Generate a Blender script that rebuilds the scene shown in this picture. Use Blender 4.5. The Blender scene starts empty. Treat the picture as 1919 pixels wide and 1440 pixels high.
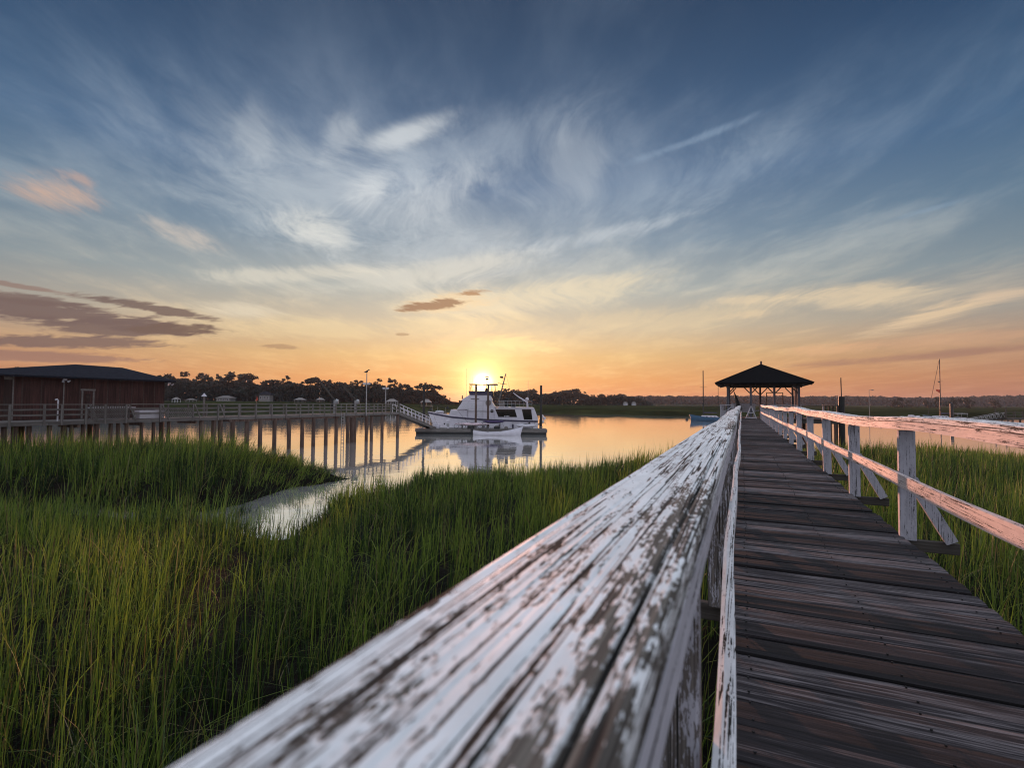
import bpy, bmesh, math, random
import numpy as np
from mathutils import Vector, Matrix

scene = bpy.context.scene
COL = scene.collection
R = math.radians
rng = np.random.default_rng(7)
random.seed(11)

# ------------------------------------------------------------------ camera
F, CX, CY = 960.0, 959.5, 720.0           # focal length and centre in photo pixels (1919 x 1440)
YAW, PITCH, ROLL, HC = R(24.15), math.atan(33.5 / 960), math.atan(0.007), 1.10
SA, CA = math.sin(YAW), math.cos(YAW)
fwd_h = Vector((-SA, CA, 0)); right_h = Vector((CA, SA, 0))
cf = fwd_h * math.cos(PITCH) + Vector((0, 0, math.sin(PITCH)))
cu0 = right_h.cross(cf)
cr = right_h * math.cos(ROLL) + cu0 * math.sin(ROLL)
cu = -right_h * math.sin(ROLL) + cu0 * math.cos(ROLL)
cam = bpy.data.cameras.new('camera')
cam.sensor_width = 36.0
cam.lens = 36.0 * F / 1919
cam.clip_start = 0.02
cam.clip_end = 6000
cam.dof.use_dof = True
cam.dof.focus_distance = 7.0
cam.dof.aperture_fstop = 4.6
camo = bpy.data.objects.new('camera', cam)
COL.objects.link(camo)
camo.matrix_world = Matrix(((cr.x, cu.x, -cf.x, 0), (cr.y, cu.y, -cf.y, 0), (cr.z, cu.z, -cf.z, HC), (0, 0, 0, 1)))
scene.camera = camo

def yh(px):                                # the horizon's row at a column
    return 753.5 + 0.007 * (px - CX)
def W(px, D):                              # column + depth -> world x, y
    t = (px - CX) / F
    return (D * (-SA + CA * t), D * (CA + SA * t))
def H(px, py, D):                          # column, row, depth -> world z
    return HC + D * (yh(px) - py) / F

# ------------------------------------------------------------------ sky, sun, exposure
SUN_AZ = math.atan((905 - CX) / F)         # from the camera axis, right positive
SUN_EL = R(2.2)
sun_f = (fwd_h * math.cos(SUN_AZ) + right_h * math.sin(SUN_AZ)).normalized()
sun_r = Vector((sun_f.y, -sun_f.x, 0))
world = bpy.data.worlds.new('World')
scene.world = world
world.use_nodes = True
wt = world.node_tree
wt.nodes.clear()

def lin(c):
    return tuple(((v / 255) / 12.92 if v / 255 <= 0.04045 else ((v / 255 + 0.055) / 1.055) ** 2.4) for v in c) + (1.0,)

class NT:
    def __init__(s, tree): s.t = tree
    def n(s, typ, **kw):
        nd = s.t.nodes.new(typ)
        for k, v in kw.items(): setattr(nd, k, v)
        return nd
    def set(s, sock, v):
        if isinstance(v, bpy.types.NodeSocket): s.t.links.new(v, sock)
        elif v is not None: sock.default_value = v
    def m(s, op, a, b=None, c=None, clamp=False):
        nd = s.n('ShaderNodeMath', operation=op, use_clamp=clamp)
        for i, v in enumerate((a, b, c)):
            if v is not None: s.set(nd.inputs[i], v)
        return nd.outputs[0]
    def ss(s, x, lo, hi, a=0.0, b=1.0):
        nd = s.n('ShaderNodeMapRange', interpolation_type='SMOOTHSTEP')
        for i, v in enumerate((x, lo, hi, a, b)): s.set(nd.inputs[i], v)
        return nd.outputs[0]
    def mix(s, f, a, b, blend='MIX'):
        nd = s.n('ShaderNodeMix', data_type='RGBA', blend_type=blend)
        s.set(nd.inputs[0], f); s.set(nd.inputs[6], a); s.set(nd.inputs[7], b)
        return nd.outputs[2]
    def vm(s, op, a, b=None):
        nd = s.n('ShaderNodeVectorMath', operation=op)
        s.set(nd.inputs[0], a)
        if b is not None: s.set(nd.inputs[1], b)
        return nd.outputs['Value'] if op in ('DOT_PRODUCT', 'LENGTH') else nd.outputs['Vector']
    def xyz(s, x, y, z=0.0):
        nd = s.n('ShaderNodeCombineXYZ')
        for i, v in enumerate((x, y, z)): s.set(nd.inputs[i], v)
        return nd.outputs[0]
    def noise(s, vec, scale=1.0, detail=3.0, rough=0.5, dist=0.0):
        nd = s.n('ShaderNodeTexNoise')
        s.set(nd.inputs['Vector'], vec)
        nd.inputs['Scale'].default_value = scale; nd.inputs['Detail'].default_value = detail
        nd.inputs['Roughness'].default_value = rough; nd.inputs['Distortion'].default_value = dist
        return nd.outputs['Fac']
    def ramp(s, f, stops):
        nd = s.n('ShaderNodeValToRGB')
        el = nd.color_ramp.elements
        while len(el) < len(stops): el.new(0.5)
        for e, (p, c) in zip(el, stops): e.position = p; e.color = c
        s.set(nd.inputs[0], f)
        return nd.outputs[0]

k = NT(wt)
tc = k.n('ShaderNodeTexCoord')
dirv = tc.outputs['Generated']
ds = k.vm('DOT_PRODUCT', dirv, tuple(sun_r)); dc = k.vm('DOT_PRODUCT', dirv, tuple(sun_f))
sep = k.n('ShaderNodeSeparateXYZ'); k.set(sep.inputs[0], dirv)
dz = sep.outputs[2]
DEG = 180 / math.pi
az = k.m('MULTIPLY', k.m('ARCTAN2', ds, dc), DEG)                 # degrees right of the sun
el = k.m('MULTIPLY', k.m('ARCSINE', dz), DEG)                     # degrees above the horizon
phi = k.m('ABSOLUTE', az)
def stops(lst): return [(e / 60, lin(c)) for e, c in lst]
ef = k.m('DIVIDE', el, 60.0, clamp=True)
rA = k.ramp(ef, stops([(0, (230, 142, 92)), (2.5, (234, 164, 100)), (5, (228, 184, 126)), (8, (208, 188, 158)), (12, (174, 178, 174)), (17, (130, 149, 166)), (23, (93, 120, 152)), (31, (63, 90, 122)), (39, (43, 66, 95)), (52, (46, 70, 102))]))
rB = k.ramp(ef, stops([(0, (160, 103, 90)), (2.5, (176, 124, 98)), (5, (170, 136, 114)), (8, (152, 148, 142)), (12, (122, 138, 148)), (17, (92, 119, 142)), (23, (68, 99, 132)), (31, (43, 71, 104)), (39, (29, 50, 78)), (52, (40, 62, 92))]))
base = k.mix(k.ss(phi, 6.0, 58.0), rA, rB)
# cirrus sheet: planar coordinates, stretched along the sun's bearing
den = k.m('ADD', k.m('MAXIMUM', dz, 0.0), 0.07)
uu = k.m('DIVIDE', ds, den); vv = k.m('DIVIDE', dc, den)
warp = k.noise(k.xyz(uu, vv), 0.9, 3.0)
ua = k.m('ADD', uu, k.m('MULTIPLY', warp, 0.45))
c1 = k.noise(k.xyz(k.m('MULTIPLY', ua, 1.7), k.m('MULTIPLY', vv, 0.85), 3.1), 1.0, 8.0, 0.6, 0.25)
c2 = k.noise(k.xyz(k.m('MULTIPLY', ua, 5.5), k.m('MULTIPLY', vv, 2.2), 8.7), 1.0, 7.0, 0.62, 0.35)
cirA = k.ss(k.m('ADD', k.m('MULTIPLY', c1, 0.68), k.m('MULTIPLY', c2, 0.32)), 0.42, 0.74)
cwarm = k.ramp(ef, stops([(0, (246, 190, 126)), (5, (252, 214, 150)), (9, (246, 222, 180)), (14, (222, 219, 206)), (22, (190, 201, 212)), (38, (150, 168, 190))]))
cwarm = k.mix(k.ss(phi, 12.0, 60.0), cwarm, k.ramp(ef, stops([(0, (206, 142, 116)), (5, (222, 172, 136)), (9, (216, 190, 160)), (14, (196, 198, 192)), (22, (150, 172, 192)), (38, (96, 122, 152))])))
fadeR = k.m('MULTIPLY', k.ss(phi, 18.0, 56.0, 0.52, 0.32), k.ss(el, 22.0, 36.0, 1.0, 0.28))
col = k.mix(k.m('MULTIPLY', cirA, fadeR), base, cwarm)
# single clouds seen in the photograph, each a soft ellipse broken up by streaky noise
w2 = k.noise(k.xyz(uu, vv, 7.7), 0.55, 2.0)
ub = k.m('ADD', uu, k.m('MULTIPLY', k.m('SUBTRACT', w2, 0.5), 1.5))
vb = k.m('ADD', vv, k.m('MULTIPLY', k.m('SUBTRACT', warp, 0.5), 1.3))
sP = k.m('ADD', k.m('MULTIPLY', k.noise(k.xyz(k.m('MULTIPLY', ub, 1.9), k.m('MULTIPLY', vb, 0.8), 1.7), 1.0, 8.0, 0.62, 0.15), .58), k.m('MULTIPLY', k.noise(k.xyz(k.m('MULTIPLY', ub, 7.5), k.m('MULTIPLY', vb, 2.4), 5.7), 1.0, 8.0, 0.68, 0.25), .42))
eq = k.m('ADD', el, k.m('MULTIPLY', k.m('SINE', k.m('MULTIPLY', az, 0.09)), 1.4))
sH = k.m('ADD', k.m('MULTIPLY', k.noise(k.xyz(k.m('MULTIPLY', az, 0.16), k.m('MULTIPLY', eq, 0.9), 1.7), 1.0, 8.0, 0.62, 0.5), .62), k.m('MULTIPLY', k.noise(k.xyz(k.m('MULTIPLY', az, 0.5), k.m('MULTIPLY', eq, 2.3), 5.7), 1.0, 7.0, 0.6, 0.4), .38))
def azel(px, py):
    d = (cf + cr * ((px - CX) / F) - cu * ((py - CY) / F)).normalized()
    return math.degrees(math.atan2(d.dot(sun_r), d.dot(sun_f))), math.degrees(math.asin(d.z))
def blob(col, px, py, hw, hh, rot, s, c, rag=0.9, lo=0.16, hi=1.05, N=None):
    a0, e0 = azel(px, py)
    r = R(rot); ux, uy = math.cos(r), -math.sin(r)
    a1, e1 = azel(px + hw * ux, py - hw * uy)
    wx, wy = a1 - a0, e1 - e0
    a2, e2 = azel(px - hh * uy, py - hh * ux)
    L1 = math.hypot(wx, wy); L2 = math.hypot(a2 - a0, e2 - e0)
    ex, ey = wx / L1, wy / L1
    da = k.m('SUBTRACT', az, a0); de = k.m('SUBTRACT', el, e0)
    p = k.m('ADD', k.m('MULTIPLY', da, ex / L1), k.m('MULTIPLY', de, ey / L1))
    q = k.m('ADD', k.m('MULTIPLY', da, -ey / L2), k.m('MULTIPLY', de, ex / L2))
    g = k.m('EXPONENT', k.m('MULTIPLY', k.m('ADD', k.m('MULTIPLY', p, p), k.m('MULTIPLY', q, q)), -1.0))
    t = k.m('ADD', g, k.m('MULTIPLY', k.m('SUBTRACT', sP if N is None else N, 0.5), k.m('MULTIPLY', k.m('POWER', g, 0.4), 4.4 * rag)))
    return k.mix(k.m('MULTIPLY', k.ss(t, lo, hi), s), col, lin(c))
WH = (214, 219, 222)
for args in [
    (680, 400, 290, 130, 10, .55, (200, 208, 213), 1.0, .1, 1.2), (860, 300, 240, 60, -25, .30, (186, 198, 210), 1.0, .1, 1.2), (1150, 380, 330, 110, -20, .28, (170, 184, 198), .8, .1, 1.3),
    (765, 248, 85, 26, -20, .7, WH), (635, 255, 40, 55, 40, .35, WH), (480, 240, 36, 70, 10, .2, WH),
    (600, 432, 85, 42, 8, .8, (222, 222, 216)), (690, 365, 60, 40, -40, .7, WH), (810, 375, 130, 48, -28, .35, WH),
    (330, 438, 110, 24, 17, .5, (226, 208, 190)), (110, 362, 100, 30, 13, .8, (214, 176, 152)), (150, 335, 40, 12, 20, .5, (206, 168, 148)),
    (1180, 430, 210, 20, -14, .4, WH), (1075, 320, 70, 66, 40, .22, WH), (1330, 345, 230, 56, -27, .25, (170, 186, 200)),
    (1300, 262, 130, 9, -22, .4, (150, 172, 195)), (560, 515, 190, 20, -4, .6, (226, 218, 200)), (960, 560, 300, 34, -8, .55, (244, 224, 186)),
    (440, 580, 80, 16, 4, .6, (230, 216, 190)), (760, 520, 220, 26, -10, .5, (226, 220, 204)), (700, 615, 330, 22, -3, .4, (244, 216, 164)), (1240, 600, 260, 26, -7, .4, (232, 208, 168)), (980, 645, 90, 16, 6, .6, (255, 226, 160)),
    (1580, 556, 190, 26, -4, .7, (232, 208, 172)), (1740, 592, 150, 15, -15, .7, (234, 204, 166)), (1880, 552, 90, 13, -7, .55, (224, 196, 166)),
    (1400, 562, 90, 9, -4, .5, (232, 208, 172)), (1400, 590, 60, 8, -6, .45, (236, 208, 168)), (1550, 655, 90, 11, -3, .55, (226, 176, 134)),
    (1760, 640, 230, 14, -5, .35, (214, 164, 130)), (1680, 672, 330, 8, -5, .5, (146, 106, 100)), (1750, 390, 70, 6, -16, .3, (140, 164, 188))]:
    col = blob(col, *args)
for args in [                                                     # the grey-mauve bank low on the left and its strays
    (120, 588, 260, 20, 6, .9, (112, 92, 90), .9, .25, .7), (210, 612, 170, 18, 3, .9, (114, 94, 91), .9, .25, .7), (50, 560, 130, 11, 9, .85, (116, 96, 92), .9, .25, .7), (30, 535, 110, 6, 9, .7, (140, 112, 102), .9, .25, .7),
    (285, 578, 130, 10, 10, .88, (110, 90, 86), .9, .25, .7), (335, 617, 75, 12, 0, .9, (112, 90, 82), .8, .25, .7),
    (90, 640, 250, 12, 1, .85, (116, 94, 92), .9, .25, .7), (60, 668, 230, 10, 2, .7, (140, 106, 100), .6, .25, .6),
    (850, 566, 90, 20, -8, .5, (240, 206, 158), 1.0, .3, .9), (820, 570, 62, 9, -8, .9, (142, 104, 82), 1.3, .3, .8), (893, 549, 30, 6, -4, .85, (160, 116, 84), 1.2, .3, .8),
    (757, 627, 14, 3, 0, .6, (156, 122, 96), 1.2, .3, .8), (525, 650, 34, 5, 3, .6, (160, 124, 98), 1.2, .3, .8)]:
    col = blob(col, *args, N=sH)
# glow around the sun
GL_EL = R(2.1)
sd = Vector((sun_f.x * math.cos(GL_EL), sun_f.y * math.cos(GL_EL), math.sin(GL_EL)))
ang = k.m('MULTIPLY', k.m('ARCCOSINE', k.m('MINIMUM', k.vm('DOT_PRODUCT', dirv, tuple(sd)), 0.999999)), DEG)
def glow(amp, width, c):
    global col
    g = k.m('MULTIPLY', k.m('EXPONENT', k.m('DIVIDE', ang, -width)), amp)
    cc = lin(c)
    nd = k.vm('SCALE', (cc[0], cc[1], cc[2])); nd.node.inputs['Scale'].default_value = 1.0
    k.set(nd.node.inputs['Scale'], g)
    col = k.mix(1.0, col, nd, 'ADD')
glow(0.26, 10.0, (255, 220, 172)); glow(2.6, 1.6, (255, 208, 124)); glow(42.0, 0.31, (255, 214, 150))
# bright fill added to unseen sky overhead and behind the camera, lifting the rails
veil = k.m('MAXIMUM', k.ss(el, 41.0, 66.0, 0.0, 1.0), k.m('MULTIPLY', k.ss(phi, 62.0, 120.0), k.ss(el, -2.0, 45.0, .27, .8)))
sky_fill_col = k.mix(cirA, (0.94, 1.03, 1.22, 1), (1.25, 1.32, 1.44, 1))
col = k.mix(veil, col, sky_fill_col)
sky = k.n('ShaderNodeTexSky', sky_type='NISHITA', sun_disc=False)
sky.sun_elevation = SUN_EL
sky.sun_rotation = math.atan2(sun_f.x, sun_f.y)
nish = k.vm('SCALE', sky.outputs[0]); nish.node.inputs['Scale'].default_value = 0.004
col = k.mix(1.0, col, nish, 'ADD')
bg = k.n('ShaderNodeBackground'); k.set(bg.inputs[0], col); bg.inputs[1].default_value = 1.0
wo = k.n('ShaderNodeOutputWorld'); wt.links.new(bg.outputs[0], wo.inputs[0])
try:
    world.cycles.sampling_method = 'MANUAL'; world.cycles.sample_map_resolution = 1024
except Exception: pass

sl = bpy.data.lights.new('sun', 'SUN')
sl.energy = 4.6; sl.angle = R(0.6); sl.color = (1.0, 0.42, 0.26)
so = bpy.data.objects.new('sun', sl); COL.objects.link(so)
sd = Vector((sun_f.x * math.cos(SUN_EL), sun_f.y * math.cos(SUN_EL), math.sin(SUN_EL)))
so.rotation_euler = (-sd).to_track_quat('-Z', 'Y').to_euler()
scene.view_settings.view_transform = 'Standard'
scene.view_settings.look = 'None'
scene.view_settings.exposure = 0.0
scene.view_settings.gamma = 1.0
scene.view_settings.use_curve_mapping = False
scene.cycles.filter_width = 1.1
scene.cycles.max_bounces = 6
scene.cycles.diffuse_bounces = 3
scene.cycles.glossy_bounces = 3
scene.cycles.transmission_bounces = 3
scene.cycles.transparent_max_bounces = 6
scene.cycles.volume_bounces = 0
scene.cycles.use_denoising = True
scene.cycles.sample_clamp_indirect = 4.0

# ------------------------------------------------------------------ helpers: meshes, objects, labels
class MB:
    def __init__(s): s.v = []; s.f = []
    def add(s, vs, fs):
        o = len(s.v); s.v += [tuple(p) for p in vs]; s.f += [tuple(i + o for i in f) for f in fs]; return s
    def box(s, x0, x1, y0, y1, z0, z1):
        return s.add([(x0, y0, z0), (x1, y0, z0), (x1, y1, z0), (x0, y1, z0), (x0, y0, z1), (x1, y0, z1), (x1, y1, z1), (x0, y1, z1)],
                     [(0, 3, 2, 1), (4, 5, 6, 7), (0, 1, 5, 4), (1, 2, 6, 5), (2, 3, 7, 6), (3, 0, 4, 7)])
    def beam(s, p0, p1, w, h, up=(0, 0, 1)):           # w across, h along up
        p0 = Vector(p0); p1 = Vector(p1); d = (p1 - p0).normalized()
        u = Vector(up); u = u - d * u.dot(d)
        if u.length < 1e-5: u = Vector((0, 1, 0)); u = u - d * u.dot(d)
        u.normalize(); r = d.cross(u)
        vs = []
        for p in (p0, p1):
            for a, b in ((-1, -1), (1, -1), (1, 1), (-1, 1)): vs.append(p + r * (a * w / 2) + u * (b * h / 2))
        return s.add(vs, [(0, 1, 2, 3), (7, 6, 5, 4), (0, 4, 5, 1), (1, 5, 6, 2), (2, 6, 7, 3), (3, 7, 4, 0)])
    def tube(s, pts, r, n=8, cap=True):
        pts = [Vector(p) for p in pts]; rs = r if isinstance(r, (list, tuple)) else [r] * len(pts)
        o = []
        for i, p in enumerate(pts):
            d = (pts[min(i + 1, len(pts) - 1)] - pts[max(i - 1, 0)]).normalized()
            u = Vector((0, 0, 1)) if abs(d.z) < 0.9 else Vector((1, 0, 0))
            a = d.cross(u).normalized(); b = d.cross(a)
            o += [p + (a * math.cos(t) + b * math.sin(t)) * rs[i] for t in [2 * math.pi * j / n for j in range(n)]]
        fs = [(i * n + j, i * n + (j + 1) % n, (i + 1) * n + (j + 1) % n, (i + 1) * n + j) for i in range(len(pts) - 1) for j in range(n)]
        if cap: fs += [tuple(range(n))[::-1], tuple((len(pts) - 1) * n + j for j in range(n))]
        return s.add(o, fs)
    def prism(s, poly, y0, y1, y0b=None, y1b=None):    # polygon in x,z extruded along y
        n = len(poly)
        vs = [(x, y0, z) for x, z in poly] + [(x, y1, z) for x, z in poly]
        return s.add(vs, [tuple(range(n)), tuple(range(2 * n - 1, n - 1, -1))] + [((i + 1) % n, i, i + n, (i + 1) % n + n) for i in range(n)])
    def loft(s, rings, closed=True, caps=True):
        n = len(rings[0]); vs = [p for r_ in rings for p in r_]
        rr = range(n) if closed else range(n - 1)
        fs = [(i * n + j, i * n + (j + 1) % n, (i + 1) * n + (j + 1) % n, (i + 1) * n + j) for i in range(len(rings) - 1) for j in rr]
        if caps: fs += [tuple(range(n))[::-1], tuple((len(rings) - 1) * n + j for j in range(n))]
        return s.add(vs, fs)
    def ball(s, c, rx, ry, rz, n=10, m=6):
        rings = []
        for i in range(m + 1):
            t = math.pi * i / m; rr = max(math.sin(t), 0.02)
            rings.append([(c[0] + rx * rr * math.cos(2 * math.pi * j / n), c[1] + ry * rr * math.sin(2 * math.pi * j / n), c[2] - rz * math.cos(t)) for j in range(n)])
        return s.loft(rings)
    def mesh(s, name, smooth=False, bevel=0.0):
        me = bpy.data.meshes.new(name); me.from_pydata(s.v, [], s.f)
        bm = bmesh.new(); bm.from_mesh(me)
        bmesh.ops.recalc_face_normals(bm, faces=bm.faces)
        if bevel:
            bmesh.ops.bevel(bm, geom=[e for e in bm.edges if e.is_manifold and e.calc_face_angle(0) > 0.5], offset=bevel, segments=1, affect='EDGES')
        bm.to_mesh(me); bm.free()
        if smooth: me.polygons.foreach_set('use_smooth', [True] * len(me.polygons))
        return me
    def build(s, name, mat, parent=None, smooth=False, bevel=0.0):
        return link(name, s.mesh(name, smooth, bevel), mat, parent)

def link(name, me, mat=None, parent=None):
    o = bpy.data.objects.new(name, me); COL.objects.link(o)
    if mat is not None and not me.materials: me.materials.append(mat)
    if parent is not None: o.parent = parent
    return o
def thing(name, label, cat, loc=(0, 0, 0), rz=0.0, group=None):
    o = bpy.data.objects.new(name, None); COL.objects.link(o)
    o.empty_display_size = 0.3
    o.location = loc; o.rotation_euler = (0, 0, rz)
    return tag(o, label, cat, group)
def tag(o, label, cat, group=None):
    o['label'] = label; o['category'] = cat
    if group: o['group'] = group
    return o
def struct(o): o['kind'] = 'structure'; return o
def stuff(o): o['kind'] = 'stuff'; return o
def copy_tree(o, parent=None):
    c = o.copy(); COL.objects.link(c)
    if parent is not None: c.parent = parent
    for ch in o.children: copy_tree(ch, c)
    return c
def npmesh(name, v, f, tint=None, smooth=False):       # v (N,3), f (M,k) arrays
    me = bpy.data.meshes.new(name)
    f = np.asarray(f, dtype=np.int32); kf = f.shape[1]
    me.vertices.add(len(v)); me.vertices.foreach_set('co', np.asarray(v, dtype=np.float32).ravel())
    me.loops.add(f.size); me.loops.foreach_set('vertex_index', f.ravel())
    me.polygons.add(len(f)); me.polygons.foreach_set('loop_start', np.arange(0, f.size, kf, dtype=np.int32))
    if tint is not None:
        at = me.attributes.new('tint', 'FLOAT', 'POINT'); at.data.foreach_set('value', np.asarray(tint, dtype=np.float32))
    me.update(calc_edges=True)
    if smooth: me.polygons.foreach_set('use_smooth', np.ones(len(f), dtype=bool))
    return me
def vnoise(x, y, seed=0):
    x = np.asarray(x, dtype=float); y = np.asarray(y, dtype=float)
    xi = np.floor(x).astype(np.int64); yi = np.floor(y).astype(np.int64)
    fx = x - xi; fy = y - yi
    fx = fx * fx * (3 - 2 * fx); fy = fy * fy * (3 - 2 * fy)
    def h(a, b):
        n = (a * 374761393 + b * 668265263 + seed * 974634721) & 0x7fffffff
        n = ((n ^ (n >> 13)) * 1274126177) & 0x7fffffff
        return ((n ^ (n >> 16)) & 0xffff) / 65535.0
    return (h(xi, yi) * (1 - fx) + h(xi + 1, yi) * fx) * (1 - fy) + (h(xi, yi + 1) * (1 - fx) + h(xi + 1, yi + 1) * fx) * fy
def fbm(x, y, seed=0, o=4):
    t = 0; a = 0.5
    for i in range(o): t = t + a * vnoise(x * 2 ** i, y * 2 ** i, seed + i); a *= 0.5
    return t

# ------------------------------------------------------------------ materials
def newmat(name):
    m = bpy.data.materials.new(name); m.use_nodes = True
    nt = NT(m.node_tree); b = m.node_tree.nodes['Principled BSDF']
    return m, nt, b
def plain(name, c, rough=0.6, var=0.25, scale=6.0, spec=0.4, metal=0.0):
    m, nt, b = newmat(name)
    t = nt.n('ShaderNodeTexCoord').outputs['Object']
    n = nt.noise(t, scale, 4.0, 0.6)
    lo = tuple(v * (1 - var) for v in c) + (1,); hi = tuple(min(v * (1 + var), 0.95) for v in c) + (1,)
    nt.set(b.inputs['Base Color'], nt.mix(nt.ss(n, 0.3, 0.7), lo, hi))
    b.inputs['Roughness'].default_value = rough; b.inputs['Specular IOR Level'].default_value = spec; b.inputs['Metallic'].default_value = metal
    return m
def rndvec(nt, t, amt=20.0):
    oi = nt.n('ShaderNodeObjectInfo')
    return nt.vm('ADD', t, nt.xyz(nt.m('MULTIPLY', oi.outputs['Random'], amt), nt.m('MULTIPLY', oi.outputs['Random'], amt * 1.7), 0.0)), oi.outputs['Random']
def wood(name, dark, mid, light, axis=1, gs=(90, 3), rough=0.75, bump=0.0015, lo=.3, spread=.35, rnd=0.5):
    m, nt, b = newmat(name)
    t, r = rndvec(nt, nt.n('ShaderNodeTexCoord').outputs['Object'])
    a, l = gs
    sc = [a, a, a]; sc[axis] = l
    g = nt.noise(nt.vm('MULTIPLY', t, tuple(sc)), 1.0, 4.0, 0.6, 0.4)
    sc2 = [a * .25, a * .25, a * .25]; sc2[axis] = l * .5
    g2 = nt.noise(nt.vm('MULTIPLY', t, tuple(sc2)), 1.0, 3.0, 0.55, 0.6)
    f = nt.m('ADD', nt.m('MULTIPLY', g, 0.55), nt.m('MULTIPLY', g2, 0.45))
    f = nt.m('ADD', f, nt.m('MULTIPLY', nt.m('SUBTRACT', r, 0.5), 0.16 * rnd))
    c = nt.ramp(f, [(lo, tuple(dark) + (1,)), (lo + spread * .5, tuple(mid) + (1,)), (lo + spread, tuple(light) + (1,))])
    nt.set(b.inputs['Base Color'], c)
    b.inputs['Roughness'].default_value = rough; b.inputs['Specular IOR Level'].default_value = 0.3
    bp = nt.n('ShaderNodeBump'); bp.inputs['Distance'].default_value = bump; bp.inputs['Strength'].default_value = 1.0
    nt.set(bp.inputs['Height'], g); nt.set(b.inputs['Normal'], bp.outputs[0])
    return m
def peeling(name, cover, axis=1, big=(78, 12), fine=(250, 55), paint=(0.84, 0.85, 0.86), d=(.025, .022, .02), wl=(.17, .145, .12), edge=0.0, bump=0.0008):
    m, nt, b = newmat(name)
    t, r = rndvec(nt, nt.n('ShaderNodeTexCoord').outputs['Object'], 9.0)
    def aniso(a, l):
        sc = [a, a, a]; sc[axis] = l
        return nt.vm('MULTIPLY', t, tuple(sc))
    n0 = nt.noise(aniso(9, 1.6), 1.0, 2.0, .5)
    n1 = nt.noise(aniso(*big), 1.0, 3.0, .55, .25)
    n2 = nt.noise(aniso(*fine), 1.0, 3.0, .6, .4)
    n3 = nt.noise(aniso(420, 3.0), 1.0, 2.0, .5)
    f = nt.m('ADD', nt.m('ADD', nt.m('MULTIPLY', n1, .34), nt.m('MULTIPLY', n2, .36)), nt.m('ADD', nt.m('MULTIPLY', n0, .15), nt.m('MULTIPLY', n3, .15)))
    crack = nt.noise(aniso(75, .9), 1.0, 2.0, .5, .3)
    ck = nt.ss(nt.m('ABSOLUTE', nt.m('SUBTRACT', crack, .5)), .010, .034)            # 0 in the long grain cracks
    f = nt.m('SUBTRACT', f, nt.m('MULTIPLY', nt.m('SUBTRACT', 1.0, ck), .13))
    if edge:                                                                          # bare strip along the worn inner edge
        sp = nt.n('ShaderNodeSeparateXYZ'); nt.set(sp.inputs[0], nt.n('ShaderNodeTexCoord').outputs['Object'])
        f = nt.m('SUBTRACT', f, nt.m('MULTIPLY', nt.m('MULTIPLY', nt.ss(sp.outputs[0], .030, .058), nt.ss(sp.outputs[1], 2.4, 1.7)), edge))
    th = 0.5 + (0.5 - cover) * 0.26
    mask = nt.ss(f, th - .006, th + .008)
    wc = nt.mix(nt.ss(nt.m('ADD', nt.m('MULTIPLY', n3, .6), nt.m('MULTIPLY', crack, .4)), .32, .68), tuple(d) + (1,), tuple(wl) + (1,))
    wc = nt.mix(ck, (.012, .011, .01, 1), wc)
    pc = nt.mix(nt.ss(nt.noise(aniso(30, 8), 1.0, 5.0, .65), .35, .7), tuple(v * .8 for v in paint) + (1,), tuple(paint) + (1,))
    nt.set(b.inputs['Base Color'], nt.mix(mask, wc, pc))
    nt.set(b.inputs['Roughness'], nt.ss(mask, 0, 1, .9, .62))
    b.inputs['Specular IOR Level'].default_value = .3
    hgt = nt.m('ADD', nt.m('MULTIPLY', nt.ss(f, th - .012, th + .03), 1.0), nt.m('MULTIPLY', nt.m('ADD', n3, nt.m('MULTIPLY', ck, 1.2)), .22))
    bp = nt.n('ShaderNodeBump'); bp.inputs['Distance'].default_value = bump; bp.inputs['Strength'].default_value = 1.0
    nt.set(bp.inputs['Height'], hgt); nt.set(b.inputs['Normal'], bp.outputs[0])
    return m
M = {}
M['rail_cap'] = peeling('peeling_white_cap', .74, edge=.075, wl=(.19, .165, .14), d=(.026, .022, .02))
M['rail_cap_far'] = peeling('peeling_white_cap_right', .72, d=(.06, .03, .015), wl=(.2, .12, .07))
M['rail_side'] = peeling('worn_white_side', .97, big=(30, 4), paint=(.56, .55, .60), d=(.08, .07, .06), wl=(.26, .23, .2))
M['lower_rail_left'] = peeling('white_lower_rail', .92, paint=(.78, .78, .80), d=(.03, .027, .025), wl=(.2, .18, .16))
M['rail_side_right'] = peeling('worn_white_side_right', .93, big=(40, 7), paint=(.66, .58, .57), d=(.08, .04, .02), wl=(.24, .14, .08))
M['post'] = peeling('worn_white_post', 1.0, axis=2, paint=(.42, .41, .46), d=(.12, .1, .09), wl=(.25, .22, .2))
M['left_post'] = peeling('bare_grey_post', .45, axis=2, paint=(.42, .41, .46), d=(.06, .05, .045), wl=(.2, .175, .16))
M['deck'] = wood('weathered_deck', (.005, .004, .0045), (.025, .020, .023), (.23, .203, .21), axis=0, gs=(150, 3.2), lo=.37, spread=.34, bump=.003, rnd=1.5)
M['beam'] = wood('dark_beam', (.02, .017, .015), (.05, .042, .036), (.09, .08, .07), axis=0)
M['pile'] = wood('creosote_piling', (.035, .021, .016), (.08, .048, .038), (.15, .105, .085), axis=2, gs=(20, 1.0))
M['pier_wood'] = wood('grey_pier_wood', (.06, .052, .05), (.12, .105, .098), (.2, .18, .17), axis=0, gs=(30, 1.0))
M['pier_post'] = wood('grey_pier_post', (.06, .052, .05), (.12, .105, .098), (.2, .18, .17), axis=2, gs=(30, 1.0))
M['pav_post'] = wood('pavilion_post', (.03, .03, .036), (.07, .07, .085), (.14, .14, .165), axis=2, gs=(30, 2))
M['roof_dark'] = plain('dark_shingle', (.007, .007, .008), .95, .35, 9, .05)
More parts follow.
